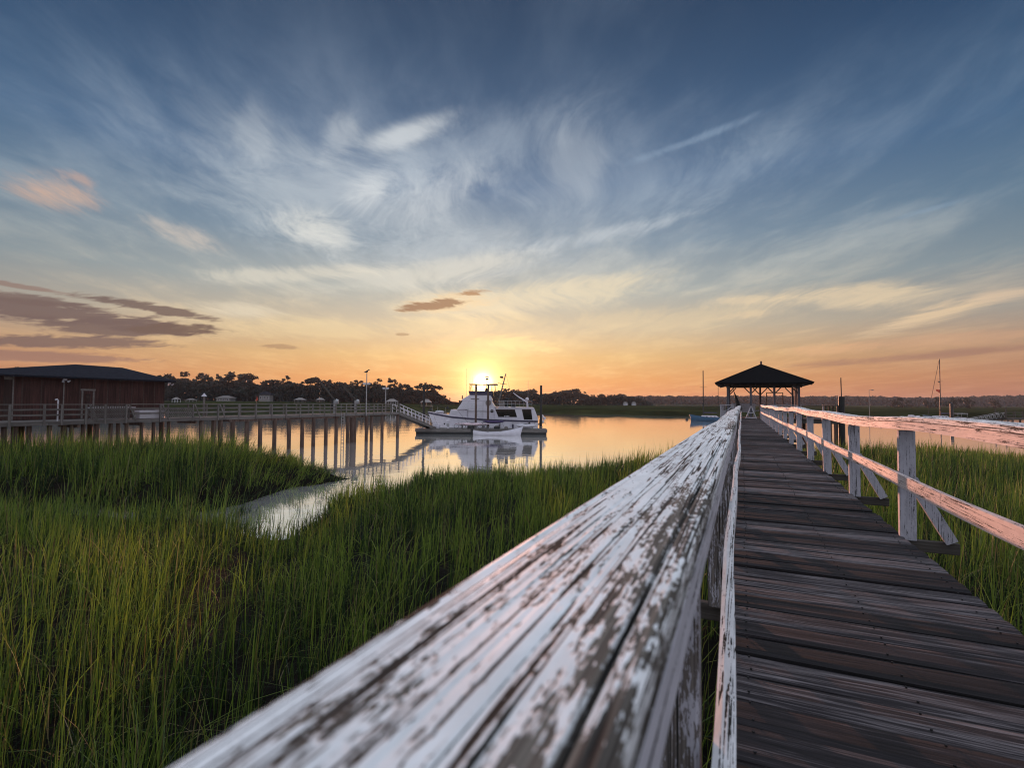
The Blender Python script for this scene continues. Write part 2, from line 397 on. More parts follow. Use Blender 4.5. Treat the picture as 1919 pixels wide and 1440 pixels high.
M['roof_blue'] = plain('slate_blue_roof', (.016, .017, .024), .9, .3, 5, .1)
M['maroon'] = wood('maroon_boards', (.016, .007, .006), (.042, .017, .014), (.085, .036, .03), axis=2, gs=(14, .8))
M['batten'] = plain('batten', (.06, .035, .03), .8)
M['trim'] = plain('grey_trim', (.16, .14, .13), .7)
M['white'] = plain('white_gelcoat', (.54, .51, .56), .3, .05, 2)
M['offwhite'] = plain('off_white_paint', (.5, .48, .52), .5, .12, 8)
M['navy'] = plain('navy_stripe', (.035, .03, .06), .4, .1)
M['glass'] = plain('dark_glass', (.012, .010, .010), .08, .1, 2, .6)
M['black'] = plain('black_metal', (.012, .012, .013), .5)
M['alu'] = plain('grey_aluminium', (.3, .3, .31), .4, .15, 5, .5, .6)
M['purple'] = plain('purple_canvas', (.05, .03, .09), .8)
M['red'] = plain('red_cloth', (.4, .06, .03), .8)
M['bluehull'] = plain('blue_hull', (.008, .055, .11), .35, .15, 1.5)
M['teal'] = plain('slate_grey_hull', (.10, .12, .15), .4)
M['cream'] = plain('weathered_siding', (.22, .2, .19), .8)
M['tyre'] = plain('rubber', (.02, .02, .02), .8)
M['skin_pink'] = plain('pink_hull', (.6, .45, .48), .4, .1)
M['bark'] = plain('pine_bark', (.05, .038, .03), .9)
def foliage(name, c1, c2, tr=0.35, var=None):
    m, nt, b = newmat(name)
    at = nt.n('ShaderNodeAttribute'); at.attribute_name = 'tint'
    c = nt.ramp(at.outputs['Fac'], [(0.0, tuple(c1) + (1,)), (1.0, tuple(c2) + (1,))] if var is None else var)
    nt.set(b.inputs['Base Color'], c); b.inputs['Roughness'].default_value = .55; b.inputs['Specular IOR Level'].default_value = .35
    tl = nt.n('ShaderNodeBsdfTranslucent'); nt.set(tl.inputs[0], nt.mix(1.0, c, (1.15, 1.5, .8, 1), 'MULTIPLY'))
    mx = nt.n('ShaderNodeMixShader'); mx.inputs[0].default_value = tr
    m.node_tree.links.new(b.outputs[0], mx.inputs[1]); m.node_tree.links.new(tl.outputs[0], mx.inputs[2])
    m.node_tree.links.new(mx.outputs[0], m.node_tree.nodes['Material Output'].inputs[0])
    return m
M['leaf'] = foliage('far_tree_leaf', (.020, .020, .015), (.033, .033, .022), .12)
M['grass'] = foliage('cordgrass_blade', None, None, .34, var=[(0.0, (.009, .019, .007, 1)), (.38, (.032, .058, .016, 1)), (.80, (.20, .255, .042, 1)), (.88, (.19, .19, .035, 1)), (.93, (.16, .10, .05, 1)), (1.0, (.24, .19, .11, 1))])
m_, nt_, b_ = newmat('marsh_mud')
t_ = nt_.n('ShaderNodeTexCoord').outputs['Object']
n_ = nt_.noise(t_, 1.6, 6.0, .65)
nt_.set(b_.inputs['Base Color'], nt_.mix(nt_.ss(n_, .35, .65), (.004, .0035, .003, 1), (.014, .011, .009, 1)))
nt_.set(b_.inputs['Roughness'], nt_.ss(n_, .35, .65, .6, .95)); b_.inputs['Specular IOR Level'].default_value = .04
bp_ = nt_.n('ShaderNodeBump'); bp_.inputs['Distance'].default_value = .06; nt_.set(bp_.inputs['Height'], nt_.noise(t_, 7.0, 4.0, .6)); nt_.set(b_.inputs['Normal'], bp_.outputs[0])
M['mud'] = m_
m_, nt_, b_ = newmat('far_marsh_grass')
t_ = nt_.n('ShaderNodeTexCoord').outputs['Object']
n_ = nt_.noise(nt_.vm('MULTIPLY', t_, (.02, .03, .02)), 1.0, 8.0, .7)
nt_.set(b_.inputs['Base Color'], nt_.mix(nt_.ss(n_, .36, .66), (.012, .016, .007, 1), (.045, .052, .020, 1)))
b_.inputs['Roughness'].default_value = 1.0; b_.inputs['Specular IOR Level'].default_value = 0
M['far_marsh'] = m_
m_, nt_, b_ = newmat('creek_water')
t_ = nt_.n('ShaderNodeTexCoord').outputs['Object']
b_.inputs['Base Color'].default_value = (.96, .94, .91, 1); b_.inputs['Roughness'].default_value = .035; b_.inputs['Metallic'].default_value = .82; b_.inputs['IOR'].default_value = 1.5
n_ = nt_.m('ADD', nt_.noise(nt_.vm('MULTIPLY', t_, (.35, .5, 1)), 1.0, 3.0, .55, .4), nt_.m('MULTIPLY', nt_.noise(t_, 2.6, 3.0, .55), .12))
bp_ = nt_.n('ShaderNodeBump'); bp_.inputs['Distance'].default_value = .05; bp_.inputs['Strength'].default_value = .30
nt_.set(bp_.inputs['Height'], n_); nt_.set(b_.inputs['Normal'], bp_.outputs[0])
M['water'] = m_
m_ = bpy.data.materials.new('haze_air'); m_.use_nodes = True
m_.node_tree.nodes.clear()
pv_ = m_.node_tree.nodes.new('ShaderNodeVolumePrincipled'); ho_ = m_.node_tree.nodes.new('ShaderNodeOutputMaterial')
pv_.inputs['Color'].default_value = (.86, .88, .95, 1); pv_.inputs['Density'].default_value = .000085; pv_.inputs['Anisotropy'].default_value = .2
m_.node_tree.links.new(pv_.outputs[0], ho_.inputs['Volume'])
M['haze'] = m_
# ------------------------------------------------------------------ water, marsh, far land
ZW = -3.6
def to_pd(x, y):
    D = -SA * x + CA * y; L = CA * x + SA * y
    Dc = np.maximum(D, 1.0)
    return CX + F * L / Dc, D
NP = np.array([(-900, 19.6), (-300, 20), (0, 20.4), (200, 20), (340, 20.4), (430, 18.4), (500, 16.6), (530, 16.6), (600, 18.6), (650, 24.3), (700, 26), (760, 27), (800, 29), (900, 30), (1000, 31), (1150, 35), (1300, 40), (1390, 42), (1600, 45), (1750, 46), (1919, 40), (2200, 34), (2900, 30)], float)
M0 = np.array([(-900, 23), (-300, 23), (0, 22.5), (200, 22), (400, 21.8), (470, 23.6), (540, 27), (600, 28.5), (660, 30.5)], float)
M1 = np.array([(-900, 36), (0, 34), (200, 35), (400, 36.5), (480, 35), (540, 35.5), (600, 33), (660, 31.5)], float)
def ground(x, y):
    px, D = to_pd(x, y)
    wob = (fbm(x * .35, y * .35, 3) - .47) * 5 + (fbm(x * 1.5, y * 1.5, 13, 3) - .44) * 3.2
    s = np.interp(px, NP[:, 0], NP[:, 1]) - D + wob
    hn = np.interp(s, [-6, -2.5, 0, 1.5, 4, 10, 18], [-4.6, -4.1, -3.62, -3.3, -3.0, -2.55, -2.3])
    hn = hn - .35 * np.exp(-((px - 215) / 75) ** 2 - ((D - 13.5) / 1.5) ** 2)
    a0 = np.interp(px, M0[:, 0], M0[:, 1]); a1 = np.interp(px, M1[:, 0], M1[:, 1])
    sm = np.minimum(D - a0, a1 - D) + wob * .35
    hm = np.interp(sm, [-4, -1.2, -.4, .4, 1.6, 5, 12], [-4.8, -4.2, -3.6, -3.0, -2.6, -2.3, -2.15])
    hm = np.where(px > 668, -5, hm - np.interp(px, [440, 560, 660], [0, .35, .7]))
    ht = -6.0 + 0 * D                                                                 # tussocks standing in the creek
    for tp_, td_, tr_, th_ in ((455, 21.2, .8, 1.15), (478, 19.6, .5, .9), (505, 20.6, .6, .95), (548, 19.6, .45, .85), (570, 22.6, .8, 1.1), (598, 21.6, .5, .9), (622, 25.5, .9, 1.1), (640, 24.6, .6, 1.0), (655, 28.5, .8, 1.1), (690, 30.5, 1.0, 1.1), (735, 31.0, .8, 1.0), (790, 32.5, .9, 1.0)):
        tx, ty = W(tp_, td_)
        ht = np.maximum(ht, -4.3 + .52 * th_ * np.exp(-((x - tx) ** 2 + (y - ty) ** 2) / tr_ ** 2))
    return np.maximum(np.maximum(hn, hm), ht) + (fbm(x * 1.3, y * 1.3, 9, 3) - .45) * .22
step = .45
gx = np.arange(-75, 75, step); gy = np.arange(-12, 74, step)
GX, GY = np.meshgrid(gx, gy)
GZ = ground(GX, GY)
nx, ny = len(gx), len(gy)
idx = np.arange(nx * ny).reshape(ny, nx)
fq = np.stack([idx[:-1, :-1], idx[:-1, 1:], idx[1:, 1:], idx[1:, :-1]], -1).reshape(-1, 4)
keep = (GZ.ravel()[fq].max(1) > -4.5)
g = link('marsh_ground', npmesh('marsh_ground', np.stack([GX, GY, GZ], -1).reshape(-1, 3), fq[keep], smooth=True), M['mud']); struct(g)
w = MB().add([(-3200, -300, ZW), (3200, -300, ZW), (3200, 3200, ZW), (-3200, 3200, ZW)], [(0, 1, 2, 3)]).build('water', M['water']); struct(w)
bed = MB().add([(-3200, -300, -5.2), (3200, -300, -5.2), (3200, 3200, -5.2), (-3200, 3200, -5.2)], [(0, 1, 2, 3)]).build('creek_bed', M['mud']); struct(bed)

# far marsh: a low sheet beyond the creek, rising slightly to the wood on the left
FE = np.array([(-900, 140), (-400, 148), (0, 150), (430, 168), (700, 220), (800, 252), (860, 262), (940, 240), (1010, 215), (1080, 200), (1200, 190), (1400, 188), (1919, 192), (2600, 190), (3400, 180)], float)
FB = np.array([(-900, 760), (860, 760), (1180, 700), (1230, 560), (1400, 560), (1500, 820), (3400, 900)], float)
pxs = np.arange(-900, 3401, 14.0)
us = np.array([-.01, 0, .006, .016, .03, .06, .1, .16, .24, .34, .46, .6, .75, .9, 1.0, 1.02])
vs = []
for j, u in enumerate(us):
    for p in pxs:
        e = np.interp(p, FE[:, 0], FE[:, 1]) + (fbm(p * .012, 3.3, 5) - .47) * 26 + (vnoise(p * .11, 1.2, 6) - .5) * 5
        b = np.interp(p, FB[:, 0], FB[:, 1])
        D = e + (b - e) * u
        top = -2.05 + np.interp(p, [-900, 600, 900], [1, 1, 0]) * np.interp(D, [150, 250, 420], [0, .9, 2.3])
        z = ZW - .3 if j in (0, len(us) - 1) else (top if j > 2 else (ZW + .15 if j == 1 else ZW + .6))
        if j > 2: z += (fbm(p * .05, D * .02, 8) - .47) * .5
        x, y = W(p, D); vs.append((x, y, z))
n = len(pxs); idx = np.arange(len(us) * n).reshape(len(us), n)
fq = np.stack([idx[:-1, :-1], idx[:-1, 1:], idx[1:, 1:], idx[1:, :-1]], -1).reshape(-1, 4)
struct(link('far_marsh', npmesh('far_marsh', np.array(vs), fq), M['far_marsh']))
for (p0, p1, D, wd, zz) in ((1020, 1172, 176, 4.0, .05), (1060, 1130, 168, 2.0, .04), (980, 1075, 183, 5, .12)):   # low mud bars off the bank
    mb = MB(); ring0 = []; ring1 = []
    for i in range(33):
        t = i / 32; p = p0 + (p1 - p0) * t; hw = wd * math.sin(math.pi * t) ** .6 * (.6 + .8 * vnoise(p * .08, 1, 3))
        ring0.append([(*W(p, D - hw), ZW - .1), (*W(p, D - hw * .5), ZW + zz), (*W(p, D + hw * .5), ZW + zz), (*W(p, D + hw), ZW - .1)])
    struct(mb.loft(ring0, closed=False, caps=False).build('mud_bar', M['mud']))
# land that carries the farthest shore
mb = MB(); rings = []
for p in np.arange(-1200, 3700, 40.0):
    rings.append([(*W(p, 1235), ZW - .3), (*W(p, 1245), -2.4), (*W(p, 1420), -1.5), (*W(p, 1440), ZW - .3)])
struct(mb.loft(rings, closed=False, caps=False).build('far_shore', M['far_marsh']))

# ------------------------------------------------------------------ cordgrass
def blades(name, P, h, w, seg, lean, tint, bend, lay=None):
    n = len(P)
    yaw = rng.uniform(0, 2 * np.pi, n); wy = rng.uniform(0, 2 * np.pi, n)
    wind = np.array([.25, .10])
    bx = np.cos(yaw) * lean + wind[0] * .3; by = np.sin(yaw) * lean + wind[1] * .3
    if lay is not None: bx += lay[:, 0]; by += lay[:, 1]
    V = np.zeros((n, seg * 2 + 1, 3)); T = np.repeat(tint[:, None], seg * 2 + 1, 1)
    cxw, syw = np.cos(wy), np.sin(wy)
    for i in range(seg + 1):
        t = i / seg
        off = t * .45 + (t ** 2.4) * bend * 1.2
        dx = bx * h * off; dy = by * h * off
        z = h * (t - .33 * np.minimum(bend * np.hypot(bx, by) * 2.2, 1.6) * t ** 3)
        if i == seg:
            V[:, seg * 2] = np.stack([P[:, 0] + dx, P[:, 1] + dy, P[:, 2] + z], -1)
        else:
            ww = w * (1 - t) ** .7 * (.75 + .25 * (i > 0)) * .5
            V[:, 2 * i] = np.stack([P[:, 0] + dx - cxw * ww, P[:, 1] + dy - syw * ww, P[:, 2] + z], -1)
            V[:, 2 * i + 1] = np.stack([P[:, 0] + dx + cxw * ww, P[:, 1] + dy + syw * ww, P[:, 2] + z], -1)
    m_ = seg * 2 + 1
    tri = []
    for i in range(seg - 1):
        a = 2 * i; tri += [(a, a + 1, a + 3), (a, a + 3, a + 2)]
    a = 2 * (seg - 1); tri.append((a, a + 1, a + 2))
    tri = np.array(tri)
    Fc = (np.arange(n)[:, None, None] * m_ + tri[None]).reshape(-1, 3)
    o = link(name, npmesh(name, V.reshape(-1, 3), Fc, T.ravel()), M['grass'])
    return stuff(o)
def grass_zone(name, D0, D1, dens, pr, hgt, wid, seg, per=6, zone=None, zmin=-3.58, pk=1.0):
    # stratified clump centres over the trapezoid D0..D1, pr = columns
    area = (D1 ** 2 - D0 ** 2) / 2 * (pr[1] - pr[0]) / F
    nc = int(area * dens / per)
    D = np.sqrt(rng.uniform(D0 ** 2, D1 ** 2, nc)); p = rng.uniform(pr[0], pr[1], nc)
    t = (p - CX) / F; x = D * (-SA + CA * t); y = D * (CA + SA * t)
    z = ground(x, y)
    big = fbm(x * .22, y * .22, 21); med = fbm(x * 1.1, y * 1.1, 31)
    ok = (z > zmin) & (rng.uniform(0, 1, nc) < np.where(z < -3.58, pk, 1.0)) & (rng.uniform(0, 1, nc) < np.maximum(np.clip((med - .36) * 6.5, .16 if zone is not mound else .8, 1), np.where(z < -3.1, .75, 0)))
    ok &= ~((x > -.35) & (x < 1.5) & (y < 42) & (rng.uniform(0, 1, nc) < .75))
    if zone is not None: ok &= zone(p, D)
    x, y, z, big, med = x[ok], y[ok], z[ok], big[ok], med[ok]
    n = len(x); rep = per
    X = np.repeat(x, rep) + rng.normal(0, .055 + .0035 * D0, n * rep); Y = np.repeat(y, rep) + rng.normal(0, .055 + .0035 * D0, n * rep)
    Z = np.maximum(np.repeat(z, rep), -3.75) - .03
    edge = np.clip((Z + 3.6) / .9, .74 if zone is not mound else .85, 1)
    ch = np.repeat(rng.uniform(.62, 1.24, n) * (.72 + .6 * big), rep)
    tall = rng.uniform(0, 1, n * rep) < .42
    h = hgt * ch * edge * np.where(tall, rng.uniform(.86, 1.16, n * rep), rng.uniform(.38, .82, n * rep))
    if zone is mound: h = h * np.repeat(np.interp(p[ok], [420, 520, 640], [1, .7, .5]), rep)
    under = (X > -.45) & (X < 1.6) & (Y < 42)
    h = np.where(under, np.minimum(h, -.45 - Z), h)
    w = wid * np.where(tall, rng.uniform(.85, 1.4, n * rep), rng.uniform(.6, 1.1, n * rep))
    lean = np.abs(rng.normal(.12, .14, n * rep)); bend = rng.uniform(.1, 1.0, n * rep) ** 2 * 1.6
    droop = rng.uniform(0, 1, n * rep) < .22
    lean = np.where(droop, lean + rng.uniform(.3, .7, n * rep), lean); bend = np.where(droop, rng.uniform(.9, 1.7, n * rep), bend)
    h = np.where(droop, h * .8, h)
    tint = np.clip(np.repeat(.40 + 1.1 * (fbm(x * .55, y * .55, 41) - .47) + rng.normal(0, .16, n), rep) + np.where(tall, .22, -.20) + rng.normal(0, .15, n * rep), 0, .84)  # short blades tinted darker, tall ones brighter: gap shade put into the colour
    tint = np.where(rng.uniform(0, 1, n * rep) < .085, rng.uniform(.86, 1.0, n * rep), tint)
    lay = None
    if zone is mound: lay = np.repeat(np.interp(p[ok], [380, 520, 660], [0, .45, .8]), rep)[:, None] * np.array([[CA, SA]]) * rng.uniform(.3, 1.2, (n * rep, 1))
    return blades(name, np.stack([X, Y, Z], -1), h, w, seg, lean, tint, bend, lay)
mound = lambda p, D: (D > np.interp(p, M0[:, 0], M0[:, 1]) - 3) & (p < 675)
near = lambda p, D: ~((D > np.interp(p, M0[:, 0], M0[:, 1]) - 3) & (p < 675))
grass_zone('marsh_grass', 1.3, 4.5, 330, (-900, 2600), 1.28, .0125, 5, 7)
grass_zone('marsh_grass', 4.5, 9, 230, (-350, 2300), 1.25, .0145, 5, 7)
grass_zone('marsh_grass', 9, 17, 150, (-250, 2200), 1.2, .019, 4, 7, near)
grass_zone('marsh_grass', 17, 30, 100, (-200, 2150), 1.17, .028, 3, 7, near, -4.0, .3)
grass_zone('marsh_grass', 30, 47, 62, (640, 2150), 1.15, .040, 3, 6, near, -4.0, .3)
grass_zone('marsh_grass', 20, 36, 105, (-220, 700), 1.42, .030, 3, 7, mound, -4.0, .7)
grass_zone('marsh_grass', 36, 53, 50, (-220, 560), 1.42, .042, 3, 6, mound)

# ------------------------------------------------------------------ far trees
def crown_mesh(name, kind, h, seed, nl=420, ls=.75):
    r = np.random.default_rng(seed)
    cl = []
    if kind == 'pine':                     # bare lower trunk, layered clumps near the top
        for i in range(int(r.integers(9, 14))):
            z = h * r.uniform(.45, .98); rad = h * .17 * (1.15 - ((z / h) - .45) * 1.2)
            a = r.uniform(0, 6.28); d = rad * r.uniform(.1, 1.1)
            cl.append((d * np.cos(a), d * np.sin(a), z, h * r.uniform(.06, .10), h * r.uniform(.035, .06)))
        cl.append((0, 0, h * .97, h * .06, h * .05))
    elif kind == 'oak':
        for i in range(int(r.integers(14, 20))):
            a = r.uniform(0, 6.28); u = r.uniform(0, 1) ** .6; z = h * r.uniform(.28, .95)
            rad = h * .42 * np.sqrt(max(.05, 1 - ((z / h - .5) / .52) ** 2)) * u
            cl.append((rad * np.cos(a), rad * np.sin(a), z, h * r.uniform(.09, .15), h * r.uniform(.07, .11)))
    else:                                   # shrub
        for i in range(int(r.integers(12, 17))):
            a = r.uniform(0, 6.28); z = h * r.uniform(.08, .92); rad = h * .85 * np.sqrt(max(.05, 1 - (z / h) ** 2)) * r.uniform(0, 1) ** .5
            cl.append((rad * np.cos(a), rad * np.sin(a), z, h * r.uniform(.16, .26), h * r.uniform(.1, .18)))
    cl = np.array(cl)
    ci = r.integers(0, len(cl), nl); c = cl[ci]
    d = r.normal(0, 1, (nl, 3)); d /= np.linalg.norm(d, axis=1)[:, None]; d *= r.uniform(.2, 1.0, (nl, 1)) ** .5
    C = c[:, :3] + d * np.stack([c[:, 3], c[:, 3], c[:, 4]], -1)
    a = r.normal(0, 1, (nl, 3)); a /= np.linalg.norm(a, axis=1)[:, None]
    b = np.cross(a, r.normal(0, 1, (nl, 3))); b /= np.linalg.norm(b, axis=1)[:, None]
    s = ls * r.uniform(.5, 1.2, (nl, 1)) * .5
    V = np.stack([C - a * s * 1.3, C + b * s * .7, C + a * s * 1.3, C - b * s * .7], 1).reshape(-1, 3)
    return npmesh(name, V, np.arange(nl * 4).reshape(nl, 4), np.repeat(np.clip(r.uniform(0, 1, len(cl))[ci] + r.normal(0, .15, nl), 0, 1), 4))
def trunk_mesh(h, r0, seed, kind):
    r = random.Random(seed)
    x, y = 0, 0; pts = []; top = .93 if kind == 'pine' else .6
    for i in range(6):
        pts.append((x, y, h * top * i / 5)); x += r.uniform(-.02, .02) * h; y += r.uniform(-.02, .02) * h
    mb = MB().tube(pts, [r0 * (1 - .13 * i) for i in range(6)], 6)
    for i in range(4):
        z = h * r.uniform(.4, .7 if kind != 'pine' else .85); a = r.uniform(0, 6.28); L = h * r.uniform(.1, .2)
        b = pts[min(5, int(z / h / top * 5))]
        mb.tube([(b[0], b[1], z), (b[0] + math.cos(a) * L, b[1] + math.sin(a) * L, z + L * .5)], [r0 * .35, r0 * .12], 5)
    return mb.mesh('trunk')
def proto(kind, h, seed, nl, ls, r0):
    return crown_mesh('crown', kind, h, seed, nl, ls), trunk_mesh(h, r0, seed, kind)
PINE = [proto('pine', 20, s, 520, 1.05, .32) for s in range(1, 6)]
OAK = [proto('oak', 13, s, 620, 1.15, .34) for s in range(11, 15)]
SHRUB = [proto('shrub', 6, s, 520, .75, .16) for s in range(21, 24)]
def tree(name, pr, hh, hp, px, D, z, label, group, cat='tree'):
    cm, tm = pr; s = hh / hp
    o = thing(name, label, cat, (*W(px, D), z), random.uniform(0, 6.28), group)
    wd = random.uniform(.9, 1.25)
    for nm, me, mt in (('crown', cm, M['leaf']), ('trunk', tm, M['bark'])):
        c = link(nm, me, mt, o)
    o.scale = (s * wd, s * wd, s)
    return o
def top_at(prof, px): return float(np.interp(px, [a for a, b in prof], [b for a, b in prof]))
LW = [(-150, 700), (0, 694), (60, 692), (120, 690), (200, 697), (300, 703), (335, 701), (400, 702), (430, 704), (462, 702), (480, 710), (520, 708), (570, 711), (620, 712), (660, 710), (690, 714), (740, 715), (775, 719), (795, 720), (818, 722), (830, 734), (850, 744), (862, 748)]
def stretch(px):
    for lim, tx in ((325, 'behind the boathouse'), (400, 'just right of the boathouse roof'), (481, 'between capped post and red flag'), (560, 'behind the gabled house'), (640, 'behind the left davit crane'), (687, 'just left of the tall lamp pole'), (725, 'between the two lamp poles'), (775, 'above the head of the gangway'), (800, 'behind the black bow piling'), (825, 'near its low right end')):
        if px < lim: return tx
    return 'at its right end beside the yacht'
def istretch(px):
    for lim, tx in ((960, 'behind the yacht stern rail'), (1012, 'behind the crane of the yacht'), (1060, 'just right of the black stern piling'), (1110, 'at the tallest middle part'), (1160, 'on the lower right part')):
        if px < lim: return tx
    return 'by the tiny cottages at its right tip'
random.seed(5)
px = -140.0
while px < 850:
    D = 430 + random.uniform(-22, 25); tp = top_at(LW, px) + random.uniform(-5, 9) + (random.random() < .3) * 5
    z0 = -.1; hh = H(px, tp, D) - z0
    pine = random.random() < .72
    kk = 'pine' if pine else 'oak'
    pr, hp = (random.choice(PINE), 20) if pine else (random.choice(OAK), 13)
    if hh > 4: tree('pine_tree' if pine else 'oak_tree', pr, hh, hp, px, D, z0, ('tall pine with layered crown in the wood, ' if pine else 'dark round-crowned tree in the wood, ') + stretch(px), kk + ' trees of the far wood ' + stretch(px))
    px += random.uniform(6.5, 12.5)
px = -140.0
while px < 840:                            # a second, lower row that closes the wood
    D = 412 + random.uniform(-12, 8); tp = top_at(LW, px) + random.uniform(10, 24)
    hh = H(px, tp, D) + .2
    if hh > 3.5: tree('oak_tree', random.choice(OAK), hh, 13, px, D, -.2, 'low dark tree at the foot of the wood, ' + stretch(px), 'low trees of the far wood ' + stretch(px))
    px += random.uniform(11, 17)
def thicket(name, p0, p1, D, prof, zb, thick, n, ls, dz=0.0):
    r = np.random.default_rng(int(p0 * 7 + D) % 9999)
    p = r.uniform(p0, p1, n); d = D + r.uniform(-thick, thick, n)
    tp = np.interp(p, [a for a, b in prof], [b for a, b in prof]) + dz + (fbm(p * .09, p * 0, 3) - .5) * 5
    ztop = HC + d * (753.5 + .007 * (p - CX) - tp) / F
    z = zb + (ztop - zb) * r.uniform(0, 1, n) ** .8
    t = (p - CX) / F
    C = np.stack([d * (-SA + CA * t), d * (CA + SA * t), z], -1)
    a = r.normal(0, 1, (n, 3)); a /= np.linalg.norm(a, axis=1)[:, None]
    b = np.cross(a, r.normal(0, 1, (n, 3))); b /= np.linalg.norm(b, axis=1)[:, None]
    s = ls * r.uniform(.5, 1.2, (n, 1)) * .5
    V = np.stack([C - a * s * 1.3, C + b * s * .8, C + a * s * 1.3, C - b * s * .8], 1).reshape(-1, 3)
    o = link(name, npmesh(name, V, np.arange(n * 4).reshape(n, 4), np.repeat(np.clip(fbm(p * .05, z * .2, 4), 0, 1), 4)), M['leaf'])
    return stuff(o)
thicket('undergrowth', -160, 862, 446, LW, -.6, 10, 36000, 2.6, 13)
IS = [(856, 750), (880, 747), (905, 747), (925, 741), (932, 730), (960, 731), (1000, 730), (1010, 737), (1050, 733), (1075, 728), (1093, 735), (1102, 740), (1140, 741), (1165, 738), (1192, 743), (1206, 745), (1216, 751), (1224, 755)]
px = 930.0
while px < 1212:
    D = 600 + random.uniform(-20, 20); tp = top_at(IS, px) + random.uniform(-2, 4)
    hh = H(px, tp, D) + 2.0
    pine = random.random() < .4
    if hh > 3: tree('pine_tree' if pine else 'oak_tree', random.choice(PINE if pine else OAK), hh, 20 if pine else 13, px, D, -2.0,
         'dark ragged %s on the wooded island, ' % ('pine' if pine else 'round tree') + istretch(px), ('pines' if pine else 'round trees') + ' of the island ' + istretch(px))
    px += random.uniform(6, 11)
thicket('undergrowth', 862, 1222, 606, IS, -2.2, 8, 9000, 3.0, 4)
FARP = [(-1200, 744), (1200, 742), (1260, 741.5), (1350, 742), (1420, 741), (1500, 743), (1600, 742), (1700, 744), (1800, 744), (1870, 741), (1940, 740), (2600, 741), (3600, 741)]
thicket('far_wood', 1150, 2900, 1300, FARP, -2.5, 22, 60000, 5.5, 2)
for (p, tp, D, ht) in ((1676, 750, 520, 'leftmost, smaller of a touching pair'), (1692, 745, 515, 'taller of the touching pair at the left'), (1735, 750, 540, 'just left of the tall sloop mast'), (1758, 746, 530, 'right behind the tall sloop mast'), (1790, 747, 505, 'behind the thick dark piling'), (1812, 746, 520, 'just right of the thick dark piling'), (1862, 749, 530, 'rightmost, near the side dock')):
    hh = H(p, tp, D) + 2.2
    tree('shrub', random.choice(SHRUB), hh, 6, p, D, -2.2, 'rounded dark shrub on the far marsh, ' + ht, 'shrubs on the far marsh, right', 'shrub')
hz = MB().box(-3300, 3300, -400, 3300, -6.4, 34).build('haze', M['haze']); stuff(hz)
# ------------------------------------------------------------------ boardwalk
bw = thing('boardwalk', 'weathered plank boardwalk with peeling white railings, running to the roofed pavilion', 'boardwalk')
EX0, EX1 = -.066, 1.225
PY = [.92 + 2.2 * i for i in range(19)]
def board_mesh(v):
    r = np.random.default_rng(100 + v)
    nxs, nys = 14, 6; hw = .0885 + r.uniform(-.002, .002)
    xs = np.linspace(-.645, .645 + r.uniform(-.004, .006), nxs); ys = np.linspace(-hw, hw, nys)
    cup = r.uniform(.0, .005) * r.choice([-1, 1, 1]); tw = r.uniform(-.003, .003)
    rows = []
    for x in xs:
        row = []
        for j, y in enumerate(ys):
            e = .007 * (abs(y) > hw - 1e-6)
            row.append((x, y + .0016 * (vnoise(x * 5 + v * 7, j * 3.0, 3) - .5) * (j in (0, nys - 1)), cup * ((y / hw) ** 2) + tw * x * y / hw * 2 - e + .002 * (vnoise(x * 3 + v * 9, y * 60, 5) - .5)))
        rows.append(row)
    rings = []
    for row in rows:
        rings.append(row + [(row[-1][0], row[-1][1], row[-1][2] - .034), (row[0][0], row[0][1], row[0][2] - .034)])
    return MB().loft(rings).mesh('deck_board')
BM = [board_mesh(i) for i in range(9)]
y = -1.2; i = 0
while y < 41.9:
    o = link('deck_board', BM[(i * 5 + i // 7) % 9], M['deck'], bw)
    o.location = ((EX0 + EX1) / 2 + random.uniform(-.008, .008), y, random.uniform(-.006, .006))
    o.rotation_euler = (random.uniform(-.018, .018), 0, random.choice((0, math.pi)) + random.uniform(-.004, .004))
    y += .177 + .011 + random.uniform(0, .006); i += 1
nl = MB(); yb = -1.2
for o_ in [c for c in bw.children if c.name.startswith('deck_board') and c.location.y < 12]:
    for xx in (.02, .58, 1.14):
        for dy in (-.05, .052):
            cx_, cy_, cz_ = xx + random.uniform(-.012, .012), o_.location.y + dy + random.uniform(-.008, .008), o_.location.z + .0075 + dy * math.sin(o_.rotation_euler.x)
            nl.loft([[(cx_ + .0045 * math.cos(a), cy_ + .0045 * math.sin(a), cz_ - .006) for a in np.linspace(0, 6.283, 7)[:-1]], [(cx_ + .0045 * math.cos(a), cy_ + .0045 * math.sin(a), cz_) for a in np.linspace(0, 6.283, 7)[:-1]]])
stuff(nl.build('nail', M['black'], bw))
